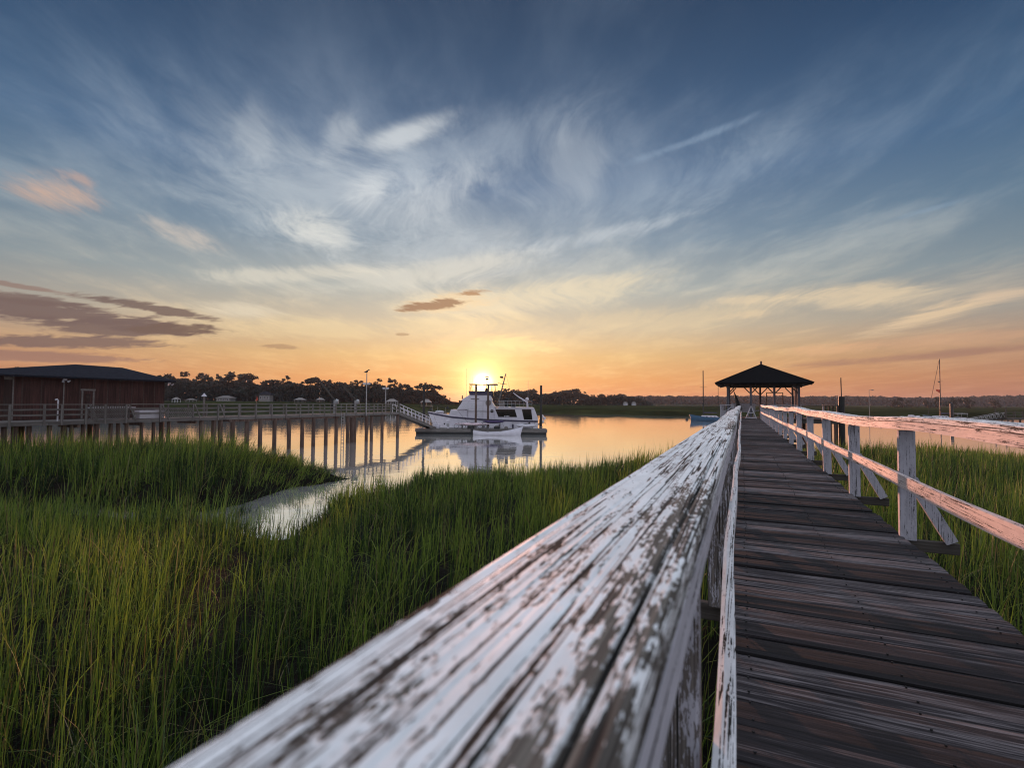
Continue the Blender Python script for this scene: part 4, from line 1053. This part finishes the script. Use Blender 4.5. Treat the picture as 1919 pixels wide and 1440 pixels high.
MB().loft([[(X(zx), YC - hb_ - .03, Z(zy) + .003), (X(zx), YC - hb_ + .1, Z(zy) + .003), (X(zx), YC - hb_ + .1, Z(zy) + .09), (X(zx), YC - hb_ - .03, Z(zy) + .09)] for zx, zy, hb_ in st]).build('toe_rail', M['white'], hull)
MB().loft([[(X(zx), YC + hb_ + .03, Z(zy) + .003), (X(zx), YC + hb_ - .1, Z(zy) + .003), (X(zx), YC + hb_ - .1, Z(zy) + .09), (X(zx), YC + hb_ + .03, Z(zy) + .09)] for zx, zy, hb_ in st]).build('toe_rail', M['white'], hull)
for zx in (560, 760): MB().tube([(X(zx), YC - 2.0 - (zx > 600) * .22, Z(690)), (X(zx), YC - 2.4, Z(690))], .12, 10).build('porthole', M['glass'], hull)
mb = MB().tube([(X(1515), YC - 2.36, Z(678)), (X(1515), YC - 2.52, Z(678))], .17, 12).build('exhaust_port', M['black'], hull)
mb = MB()
def solid(name, poly, ya, yb, mat, par=yt, bev=.04): return MB().prism([(X(a), Z(b)) for a, b in poly], yc(ya), yc(yb)).build(name, mat, par, bevel=bev)
trunk = solid('trunk_cabin', [(600, 612), (625, 530), (812, 530), (812, 625)], -1.7, 1.7, M['white'])
solid('trunk_window', [(640, 585), (650, 552), (700, 552), (700, 585)], -1.72, -1.65, M['offwhite'], trunk, 0)
ph = solid('pilothouse', [(695, 529), (760, 432), (1085, 432), (1135, 508), (1150, 640), (816, 628), (816, 529)], -1.95, 1.95, M['white'])
solid('side_door', [(925, 620), (925, 470), (985, 470), (985, 620)], -2.0, -1.94, M['offwhite'], ph, 0)
for poly in ([(745, 520), (775, 450), (835, 450), (835, 520)], [(850, 520), (850, 450), (905, 450), (905, 520)]):
    solid('cabin_window', poly, -1.985, -1.94, M['offwhite'], ph, 0)
MB().tube([(X(1092), yc(-1.93), Z(545)), (X(1092), yc(-2.02), Z(545))], .24, 14).build('round_port', M['glass'], ph)
fb = solid('flybridge', [(740, 425), (765, 405), (850, 352), (1075, 352), (1095, 420), (1090, 431), (750, 431)], -1.85, 1.85, M['white'])
solid('name_board', [(850, 413), (850, 402), (945, 402), (945, 413)], -1.88, -1.84, M['trim'], fb, 0)
MB().tube([(X(1052), yc(-2.0), Z(450)), (X(1052), yc(-2.1), Z(450))], .44, 16).build('life_ring', M['trim'], ph)
solid('windscreen', [(828, 322), (850, 352), (1075, 352), (1075, 322), (860, 330)], -1.6, -1.5, M['glass'], fb, 0)
for ya_, yb_ in ((-1.9, -1.86), (1.86, 1.9)):
    solid('dodger_canvas', [(846, 364), (826, 318), (1094, 318), (1096, 400), (1076, 364)], ya_, yb_, M['navy'], fb, 0)
solid('dodger_canvas', [(835, 362), (824, 318), (832, 318), (846, 362)], -1.84, 1.84, M['navy'], fb, 0)
for q0, q1, b0, b1 in ((700, 530, 905, 742), (1200, 640, 1245, 740), (1560, 648, 1610, 740), (430, 575, 520, 738)):
    MB().tube([(X(q0), yc(-2.3), Z(q1)), (X((q0 + b0) / 2), yc(-2.9), (Z(q1) + Z(b1)) / 2 - .15), (X(b0), yc(-3.2), Z(b1))], .022, 5).build('mooring_line', M['trim'], yt)
for q in (1000, 1180, 1330):
    MB().tube([(X(q), yc(-2.62), Z(690)), (X(q), yc(-2.62), Z(735))], [.13, .15], 8).build('hull_fender', M['navy'], yt)
    MB().tube([(X(q), yc(-2.6), Z(690)), (X(q), yc(-2.48), Z(640))], .015, 5).build('fender_line', M['trim'], yt)
for q in (822, 918, 990): solid('cabin_seam', [(q, 622), (q, 440), (q + 2.5, 440), (q + 2.5, 622)], -1.962, -1.94, M['trim'], ph, 0)
solid('cabin_rail', [(816, 548), (816, 543), (1140, 543), (1140, 548)], -2.06, -2.0, M['alu'], ph, 0)
ht = solid('hardtop', [(826, 243), (832, 236), (1150, 234), (1156, 242), (1150, 247)], -1.9, 1.9, M['trim'])
for a, b, c, d in ((852, 352, 842, 247), (832, 320, 836, 247), (905, 352, 902, 247), (1040, 352, 1050, 247), (1095, 400, 1078, 247), (1138, 380, 1118, 247)):
    for yy in (-1.6, 1.6): MB().beam((X(a), yc(yy), Z(b)), (X(c), yc(yy), Z(d)), .05, .06).build('hardtop_post', M['black'], yt)
MB().ball((X(1018), yc(0), Z(310)), .2, .25, .5).ball((X(1018), yc(0), Z(262)), .12, .14, .16).build('helm_seat', M['black'], yt)
rd = MB().tube([(X(1023), yc(.2), Z(235)), (X(1023), yc(.2), Z(182))], .05, 8).build('radar_mast', M['black'], ht)
MB().ball((X(1026), yc(.2), Z(176)), .3, .3, .16).build('radar_dome', M['black'], rd); MB().box(X(1004), X(1046), yc(.1), yc(.3), Z(156), Z(146)).build('radar_bar', M['black'], rd)
MB().tube([(X(988), yc(-.5), Z(235)), (X(988), yc(-.5), Z(205))], .04, 6).ball((X(988), yc(-.5), Z(205)), .1, .1, .1).build('horn', M['black'], ht)
for zx, z0, z1, yy in ((800, 400, 60, -1.6), (870, 240, 150, -1.5), (1060, 235, 190, 1.0), (1106, 235, 190, 1.2)):
    MB().tube([(X(zx), yc(yy), Z(z0)), (X(zx), yc(yy), Z(z1))], .018, 5).build('antenna', M['alu'], yt)
salon = solid('saloon', [(1128, 640), (1118, 516), (1180, 500), (1560, 502), (1575, 520), (1612, 622), (1612, 642)], -2.2, 2.2, M['white'])
w1 = solid('saloon_window', [(1168, 609), (1130, 523), (1350, 523), (1377, 609)], -2.23, -2.19, M['glass'], salon, 0)
for q in (1233, 1249, 1264, 1279): solid('sign_mark', [(q, 606), (q, 594), (q + 9, 594), (q + 9, 606)], -2.25, -2.231, M['offwhite'], w1, 0)
solid('saloon_window', [(1455, 640), (1430, 522), (1535, 522), (1550, 636)], -2.23, -2.19, M['glass'], salon, 0)
solid('roof_deck', [(1120, 502), (1130, 494), (1565, 500), (1570, 508), (1560, 512)], -2.4, 2.4, M['white'])
mbr = MB()
for q in range(0, 9):
    x = X(1175 + q * 46); MB().tube([(x, yc(-2.25), Z(498)), (x, yc(-2.25), Z(428))], .022, 6).build('stanchion', M['alu'], yt)
MB().tube([(X(1160), yc(-2.25), Z(428)), (X(1548), yc(-2.25), Z(430))], .028, 6).build('top_rail', M['alu'], yt)
MB().tube([(X(1160), yc(-2.25), Z(462)), (X(1548), yc(-2.25), Z(464))], .02, 6).build('guard_rail', M['alu'], yt)
MB().box(X(1172), X(1235), yc(-1.6), yc(.2), Z(496), Z(440)).build('deck_locker', M['trim'], yt, bevel=.05)
MB().box(X(1300), X(1360), yc(-1.2), yc(.6), Z(497), Z(452)).build('deck_locker', M['black'], yt, bevel=.05)
MB().ball((X(1258), yc(-.8), Z(405)), .32, .3, .2).box(X(1240), X(1276), yc(-1), yc(-.6), Z(496), Z(415)).build('covered_seat', M['black'], yt)
ms = MB().tube([(X(1152), yc(0), Z(492)), (X(1200), yc(0), Z(290)), (X(1245), yc(0), Z(110))], [.13, .11, .07], 8).build('mast', M['trim'], yt)
MB().beam((X(1155), yc(0), Z(222)), (X(1258), yc(0), Z(236)), .06, .09).build('spreader', M['black'], ms)
MB().ball((X(1195), yc(0), Z(152)), .3, .3, .17).build('mast_radar', M['black'], ms)
MB().beam((X(1195), yc(0), Z(160)), (X(1226), yc(0), Z(172)), .05, .05).build('radar_bracket', M['black'], ms)
for a, b in (((1245, 112), (1118, 352)), ((1245, 112), (1350, 500))): MB().tube([(X(a[0]), yc(0), Z(a[1])), (X(b[0]), yc(.0), Z(b[1]))], .012, 5).build('stay', M['black'], ms)
cr_ = MB().tube([(X(1495), yc(-1.4), Z(500)), (X(1492), yc(-1.4), Z(430))], [.16, .13], 10).build('crane_post', M['white'], yt)
MB().tube([(X(1492), yc(-1.4), Z(440)), (X(1400), yc(-1.4), Z(385)), (X(1330), yc(-1.4), Z(334))], [.13, .09, .05], 8).build('crane_arm', M['white'], cr_)
MB().ball((X(1490), yc(-1.4), Z(405)), .27, .27, .27).build('dome_antenna', M['white'], yt)
MB().tube([(X(1500), yc(-.6), Z(500)), (X(1504), yc(-.6), Z(185))], [.04, .015], 6).build('whip_antenna', M['alu'], yt)
bp = MB().tube([(X(365), yc(0), Z(470)), (X(480), yc(-1.1), Z(488)), (X(640), yc(-1.9), Z(525))], .035, 6).build('bow_rail', M['black'], yt)
for q, yy, zb_ in ((400, -.6, 568), (470, -1.05, 580), (560, -1.5, 592)): MB().tube([(X(q), yc(yy), Z(zb_)), (X(q), yc(yy), Z(476 + (q - 365) * .17))], .025, 6).build('bow_stanchion', M['alu'], yt)
MB().tube([(X(345), yc(0), Z(558)), (X(368), yc(0), Z(520))], [.09, .05], 8).ball((X(380), yc(0), Z(530)), .22, .2, .16).build('anchor_winch', M['black'], yt)
MB().ball((X(485), yc(-.4), Z(560)), .75, .6, .26).build('covered_tender', M['offwhite'], yt)
MB().ball((X(575), yc(-.2), Z(510)), .16, .2, .3).build('deck_vent', M['black'], yt)
MB().ball((X(752), yc(-1.5), Z(380)), .1, .1, .17).box(X(746), X(760), yc(-1.6), yc(-1.4), Z(408), Z(392)).build('searchlight', M['black'], fb)
for q, zz in ((1665, 600), (1690, 625), (1672, 660)):
    MB().ball((X(q), yc(-1.0 + (q % 3) * .4), Z(zz)), .26, .2, .26).build('fender', M['offwhite'], yt)
ob = MB().loft([[(X(1640) + .1 * math.cos(a), yc(-.9) + .2 * math.sin(a), Z(z)) for a in np.linspace(0, 6.28, 9)[:-1]] for z in (740, 700, 640)]).box(X(1612), X(1655), yc(-1.05), yc(-.75), Z(700), Z(688)).build('stern_outboard', M['black'], yt)
MB().tube([(X(1612), yc(-1.0), Z(690)), (X(1700), yc(-1.0), Z(672)), (X(1712), yc(-1.0), Z(700))], .03, 6).tube([(X(1612), yc(.8), Z(690)), (X(1700), yc(.8), Z(672))], .03, 6).build('stern_davit', M['black'], yt)

def hullboat(name, par, L, B, hgt, mat, sheer=.25, cabin=False, z0=0.0, rake=.35):
    rings = []
    for i in range(9):
        u = i / 8; w_ = B / 2 * (math.sin(math.pi * min(1, .16 + u * .50)) if u < .68 else max(.02, 1 - ((u - .68) / .32) ** 1.7))
        x = -L / 2 + L * u; zs = z0 + hgt + sheer * (u - .35) ** 2 * 2.2
        kx = x - (rake * max(0, u - .7) / .3) * (1)
        rings.append([(x, -w_, zs), (kx, -w_ * .72, z0), (kx, 0, z0 - .16), (kx, w_ * .72, z0), (x, w_, zs)])
    o = MB().loft(rings).build(name, mat, par, True)
    return o
def kayak(name, lab, cat, zx0, zx1, zy, yoff, w_, h_, mat, grp=None):
    L = onD(zx1) - onD(zx0)
    t = thing(name, lab, cat, (*W(740 + (zx0 + zx1) / 12, DD + yoff), dtop), YAW, grp)
    b = zD(zy) - dtop
    rings = []
    for i in range(11):
        u = i / 10; r_ = max(.03, math.sin(math.pi * u) ** .6)
        rings.append([(-L / 2 + L * u, w_ * r_ * math.cos(a), b + .1 * (abs(u - .5) * 2) ** 2 + h_ * r_ * math.sin(a)) for a in np.linspace(0, 2 * math.pi, 11)[:-1]])
    MB().loft(rings).build('hull', mat, t, True)
    MB().ball((0, 0, b + h_ * .93), .5, w_ * .5, .05).build('cockpit', M['black'], t)
    for x in (-L * .28, L * .28):
        MB().box(x - .06, x + .06, -.35, .35, 0, b - h_ * .8 + .04).build('cradle', M['trim'], t)
    return t
kayak('kayak', 'long pinkish white kayak lying on a rack on the float, left', 'kayak', 670, 1085, 698, 1.2, .4, .24, M['skin_pink'])
kayak('paddle_craft', 'broad pale kayak lying on the right end of the float', 'kayak', 1352, 1606, 714, 1.6, .5, .32, M['offwhite'])
kayak('covered_canoe', 'canoe under purple canvas on the rack beside the yacht', 'canoe', 978, 1246, 672, 2.2, .42, .22, M['purple'])
dg = thing('rowing_skiff', 'white open skiff with raised bow tied in front of the float', 'skiff', (*W(740 + 1165 / 6, 71.8), 0), YAW)
hullboat('hull', dg, onD(1445, 71.8) - onD(886, 71.8), 1.5, .45, M['white'], .85, z0=ZW + .02)
MB().box(-1.6, -1.3, -.55, .55, ZW + .5, ZW + .56).box(.2, .5, -.6, .6, ZW + .52, ZW + .58).build('thwart', M['trim'], dg)
MB().loft([[(onD(q, 71.8) - onD(1165, 71.8), -.62, zD(b, 71.8)), (onD(q, 71.8) - onD(1165, 71.8), -.56, zD(b, 71.8) + .06)] for q, b in ((1340, 770), (1380, 760))], closed=False, caps=False)
om = thing('outboard_motor', 'dark outboard motor on the stern of the white skiff', 'outboard motor', (*W(740 + 868 / 6, 71.8), 0), YAW)
MB().box(-.16, .2, -.16, .16, zD(775, 71.8), zD(735, 71.8)).build('cowl', M['black'], om, bevel=.05); MB().box(-.06, .06, -.06, .06, ZW - .3, zD(776, 71.8)).build('leg', M['black'], om)
def clutter(name, lab, cat, zx, y, parts):
    t = thing(name, lab, cat, (*W(740 + zx / 6, DD + y), dtop), YAW)
    for nm, mb, mt in parts: mb.build(nm, M[mt], t, bevel=.02)
clutter('power_pedestal', 'white round-topped power pedestal on the float left of the kayaks', 'pedestal', 602, 1.0, [('post', MB().box(-.14, .14, -.12, .12, 0, .95), 'white'), ('lamp_cap', MB().box(-.24, .24, -.18, .18, .955, 1.25), 'white'), ('socket_box', MB().box(-.2, .2, -.16, -.125, .35, .7), 'alu')])
clutter('dock_step', 'low white boarding steps at the foot of the gangway', 'steps', 468, 1.6, [('step', MB().box(-.5, .5, -.3, .0, 0, .3), 'white'), ('step', MB().box(-.5, .5, .005, .3, 0, .6), 'white')])
for q, lab in ((735, 'left of two bicycles lying under the kayaks on the float'), (1000, 'right of two bicycles lying under the kayaks on the float')):
    t = thing('bicycle', lab, 'bicycle', (*W(740 + q / 6, DD + .55), dtop), YAW, 'bicycles on the float')
    for x in (-.5, .5):
        MB().tube([(x + .32 * math.cos(a), 0, .34 + .32 * math.sin(a)) for a in np.linspace(0, 6.2832, 17)], .03, 6, False).build('wheel', M['tyre'], t)
    MB().tube([(-.5, 0, .34), (-.15, 0, .75), (.32, 0, .78), (.5, 0, .34)], .025, 6).tube([(-.5, 0, .34), (0, 0, .3), (.32, 0, .78)], .025, 6).tube([(0, 0, .3), (-.18, 0, .85)], .025, 6).build('frame', M['alu'], t)
    MB().box(-.3, -.08, -.06, .06, .85, .9).build('saddle', M['black'], t); MB().tube([(.3, -.25, .92), (.3, 0, .95), (.3, .25, .92)], .02, 6).build('handlebar', M['black'], t)
for zx, s_, lab in ((860, .5, 'dark heap of rope and gear on the float, left of the skiff stern'), (1150, .42, 'dark tackle crate on the float behind the skiff'), (1255, .3, 'small brown crate on the float behind the skiff bow')):
    clutter('gear_crate', lab, 'crate', zx, .7, [('crate', MB().box(-s_, s_, -.3, .3, 0, s_ * .8), 'trim' if zx > 1200 else 'black'), ('rope_coil', MB().ball((0, 0, s_ * .9), s_ * .7, .25, .14), 'trim')])

# ------------------------------------------------------------------ moored boats and structures on the right
def sailboat(lab, px, D, L, hm, mast_x, top_y, mizzen=None, flip=1, cover='navy', topmat='white'):
    t = thing('sailboat', lab, 'sailboat', (*W(px, D), 0), YAW)
    h = hullboat('hull', t, L, L * .28, .95, hm, .9, z0=ZW)
    h.rotation_euler = (0, 0, math.pi if flip < 0 else 0)
    m_ = D / F
    MB().prism([(-L * .22, ZW + .9), (-L * .17, ZW + 1.5), (L * .14, ZW + 1.45), (L * .2, ZW + .95)], -.8, .8).build('cabin', M[topmat], t, bevel=.08)
    for q in (-.1, .0, .09): MB().box(L * q - .22, L * q + .22, -.83, -.8, ZW + 1.12, ZW + 1.3).build('cabin_window', M['glass'], t)
    x = (mast_x - px) * m_; zt_ = H(mast_x, top_y, D)
    ms = MB().tube([(x, 0, ZW + .9), (x, 0, zt_)], [.16, .12], 8).build('mast', M['black'], t)
    MB().tube([(x - .9, 0, zt_ * .55), (x + .9, 0, zt_ * .55)], .03, 6).build('spreader', M['black'], ms)
    MB().tube([(x + .1, 0, ZW + 2.2), (x + L * .34, 0, ZW + 2.2)], [.17, .13], 8).build('boom_cover', M[cover], t)
    if mizzen:
        x2 = (mizzen[0] - px) * m_; z2 = H(mizzen[0], mizzen[1], D)
        MB().tube([(x2, 0, ZW + .9), (x2, 0, z2)], [.08, .05], 8).build('mizzen_mast', M['black'], t)
    return t, x, zt_, m_
sailboat('blue ketch with white cabin top moored left of the pavilion', 1330, 135, 10.6, M['bluehull'], 1318, 695, (1346, 717), -1)
t, x, zt_, m_ = sailboat('grey-hulled sloop with tall mast moored beyond the right railing', 1762, 150, 10.5, M['teal'], 1762, 673, None, -1)
MB().tube([(x, 0, zt_), ((1738 - 1762) * m_, 0, ZW + 1.6)], .05, 6).build('furled_jib', M['black'], t)
MB().prism([(x - .1, H(1762, 737, 150)), (x - 1.2, H(1762, 733, 150)), (x - 1.1, H(1762, 730, 150)), (x - .1, H(1762, 731, 150))], -.03, .03).build('flag', M['red'], t)
MB().ball((x - .35, -.2, H(1762, 716, 150)), .35, .2, .18).build('mast_radar', M['black'], t)
def motorboat(lab, px, D, L, hm, top=True):
    t = thing('motorboat', lab, 'motorboat', (*W(px, D), 0), YAW)
    h = hullboat('hull', t, L, L * .33, .75, hm, .5, z0=ZW)
    MB().prism([(-L * .1, ZW + .7), (-L * .05, ZW + 1.35), (L * .1, ZW + 1.3), (L * .22, ZW + .8)], -.7, .7).build('cabin', M['white'], t, bevel=.06)
    MB().prism([(L * .105, ZW + 1.28), (L * .215, ZW + .84), (L * .2, ZW + .84), (L * .09, ZW + 1.28)], -.72, .72).build('windscreen', M['glass'], t)
    if top:
        MB().box(-L * .3, L * .12, -1, 1, ZW + 2.35, ZW + 2.45).build('canopy', M['offwhite'], t)
        for a in (-.28, .1):
            for b in (-.85, .85): MB().tube([(L * a, b, ZW + .8), (L * a, b, ZW + 2.35)], .03, 6).build('canopy_post', M['alu'], t)
    return t
motorboat('white motorboat with flat canopy moored right of the grey sloop', 1802, 138, 6.5, M['offwhite'])
motorboat('low pale motorboat on the far water between the grey sloop and the thin light pole', 1706, 168, 6.0, M['offwhite'], False)
t = thing('buoy', 'small dark mooring buoy off the bow of the blue ketch', 'buoy', (*W(1287, 145), ZW), 0)
MB().ball((0, 0, .15), .42, .42, .34).build('float', M['black'], t, True); MB().tube([(0, 0, .4), (0, 0, .75)], .05, 6).build('ring', M['black'], t)
t = thing('rowboat', 'small dark rowboat on the water under the right railing', 'rowboat', (*W(1637, 118), 0), YAW)
hullboat('hull', t, 3.6, 1.3, .4, M['black'], .4, z0=ZW); MB().box(-.9, -.6, -.5, .5, ZW + .42, ZW + .47).build('thwart', M['trim'], t)
t = thing('mooring_piling', 'thick dark piling in the water in front of the grey sloop', 'piling', (*W(1783, 128), 0))
MB().tube([(0, 0, -5.4), (0, 0, H(1783, 757, 128))], [.4, .34], 10).build('pile', M['black'], t)
MB().tube([(0, 0, H(1783, 757, 128) - .003), (0, 0, H(1783, 755.5, 128))], [.4, .1], 10).build('cap', M['black'], t)
t = thing('light_pole', 'thin distant light pole standing in the marsh right of the pavilion', 'light pole', (*W(1629, 150), 0))
MB().tube([(0, 0, -5), (0, 0, H(1629, 731, 150))], [.1, .06], 6).build('pole', M['trim'], t); MB().tube([(0, 0, H(1629, 732, 150)), (.9, .3, H(1629, 731, 150))], .06, 6).ball((.9, .3, H(1629, 731.5, 150)), .35, .3, .15).build('lamp_head', M['trim'], t)
t = thing('corner_piling', 'tall dark corner piling with thin pole at the right end of the pavilion deck', 'piling', (6.35, 42.0, 0))
MB().tube([(0, 0, -5), (0, 0, 1.62)], .2, 10).build('pile', M['black'], t); MB().tube([(0, 0, 1.62), (-.02, 0, 2.95)], .035, 6).build('pole', M['black'], t)
rd_ = thing('side_dock', 'dark timber dock with railing at the right edge of the photo', 'dock', (*W(1886, 105), 0), YAW)
zd = H(1890, 783, 105)
for j in range(40): MB().box(j * .3, j * .3 + .28, 0, 2.4, zd - .06, zd).build('deck_board', M['beam'], rd_)
for yy in (.05, 2.35):
    MB().box(0, 12, yy - .05, yy + .05, zd - .4, zd - .062).build('fascia', M['beam'], rd_)
    for z in (.55, 1.1): MB().box(0, 12, yy - .06, yy + .06, zd + z - .12, zd + z).build('rail_board', M['beam'], rd_)
    for j in range(7): MB().box(j * 1.9 - .07, j * 1.9 + .07, yy - .07 + .13, yy + .07 + .13, zd + .0, zd + 1.2 + (j == 0) * .9).build('rail_post', M['beam'], rd_)
    for j in (0.3, 1.2, 5, 9): MB().tube([(j, yy, -5.4), (j, yy, zd - .4)], .19, 9).build('piling', M['pile'], rd_)
g2 = thing('truss_gangway', 'dark truss gangway sloping down from the dock at the right edge', 'gangway', (*W(1886, 105.4), 0), YAW)
m_ = 105 / F; x1 = -(1886 - 1822) * m_; z1 = H(1822, 795, 105)
for yy in (.4, 1.7):
    MB().beam((0, yy, zd - .1), (x1, yy, z1), .09, .22).build('lower_chord', M['black'], g2); MB().beam((0, yy, zd + 1.0), (x1, yy, z1 + 1.0), .06, .08).build('upper_chord', M['alu'], g2)
    for j in range(8):
        a, b = j / 8, (j + .5) / 8; c = (j + 1) / 8
        for u0, u1, d0, d1 in ((a, b, 0, 1), (b, c, 1, 0)):
            MB().beam((x1 * u0, yy, zd + (z1 - zd) * u0 + d0), (x1 * u1, yy, zd + (z1 - zd) * u1 + d1), .045, .045).build('truss_bar', M['alu'], g2)
t = thing('low_float', 'low dark float at the foot of the truss gangway', 'float', (*W(1822, 104), 0), YAW)
MB().box(-4.5, 1.5, -.5, 3.0, ZW - .3, ZW + .45).build('float', M['beam'], t, bevel=.04); MB().box(-4.6, 1.6, -.6, 3.1, ZW + .452, ZW + .53).build('deck', M['pier_wood'], t)

# ------------------------------------------------------------------ far houses and sheds below the left wood
def shed(lab, px, ytop, D, wpx, zb, wall='cream', roofm='trim', open_=True, grp=None, name='boat_shed', cat='boat shed'):
    m_ = D / F; w_ = wpx * m_; zt_ = H(px, ytop, D)
    t = thing(name, lab, cat, (*W(px, D), zb), YAW + random.uniform(-.2, .2), grp); h = zt_ - zb; d = w_ * .7
    rh = min(.35 * w_, h * .4)
    MB().add([(-w_ * .58, -d * .6, h - rh), (w_ * .58, -d * .6, h - rh), (w_ * .58, d * .6, h - rh), (-w_ * .58, d * .6, h - rh), (-w_ * .2, 0, h), (w_ * .2, 0, h)], [(0, 1, 5, 4), (1, 2, 5), (2, 3, 4, 5), (3, 0, 4), (3, 2, 1, 0)]).build('roof', M[roofm], t)
    if open_:
        for a in (-1, 0, 1):
            for b in (-1, 1): MB().box(a * w_ * .48 - .12, a * w_ * .48 + .12, b * d * .5 - .12, b * d * .5 + .12, -1.0, h - rh - .01).build('post', M[wall], t)
        MB().box(-w_ * .5, w_ * .5, -d * .52, d * .52, (h - rh) * .22, (h - rh) * .3).build('deck', M['trim'], t)
    else:
        MB().box(-w_ * .5, w_ * .5, -d * .5, d * .5, 0, h - rh - .01).build('wall', M[wall], t)
        for a in (-.32, 0, .32):
            f_ = MB().box(w_ * a - w_ * .07, w_ * a + w_ * .07, -d * .5 - .12, -d * .5 - .004, (h - rh) * .35, (h - rh) * .8).build('window', M['offwhite'], t)
            MB().box(w_ * a - w_ * .05, w_ * a + w_ * .05, -d * .5 - .14, -d * .5 - .122, (h - rh) * .4, (h - rh) * .75).build('pane', M['glass'], f_)
    return t
shed('white boat under a pale shed roof just right of the boathouse eave', 331, 745, 300, 11, -1.0, 'offwhite', 'cream')
shed('dim boat shed left of the slim capped post', 359, 747, 330, 14, -.7)
shed('long low house under the trees right of the capped post', 424, 742, 392, 26, -.25, 'cream', 'trim', False, name='far_house', cat='house')
shed('gabled pale house at the foot of the wood, behind the red flag', 499, 733.5, 392, 20, -.25, 'cream', 'roof_blue', False, name='far_house', cat='house')
shed('open boat shed with pale roof between the gabled house and the davits', 563, 746, 330, 17, -.6, 'trim', 'cream')
shed('small open boat shed just left of the davit cranes', 601, 746, 345, 13, -.6, 'trim', 'cream')
shed('white roofed boat shed right of the tall lamp pole', 735, 748, 260, 19, -1.4, 'offwhite', 'cream')
shed('pale roofed open shed on the far bank above the gangway', 799, 748.5, 262, 19, -2.0, 'trim', 'cream')
shed('tiny pale cottage at the right end of the wooded island', 1172, 753.5, 575, 7, -2.0, 'white', 'trim', False, name='far_house', cat='house')
shed('tiny grey cottage, rightmost on the wooded island', 1188, 753.5, 575, 8, -2.0, 'offwhite', 'trim', False, name='far_house', cat='house')
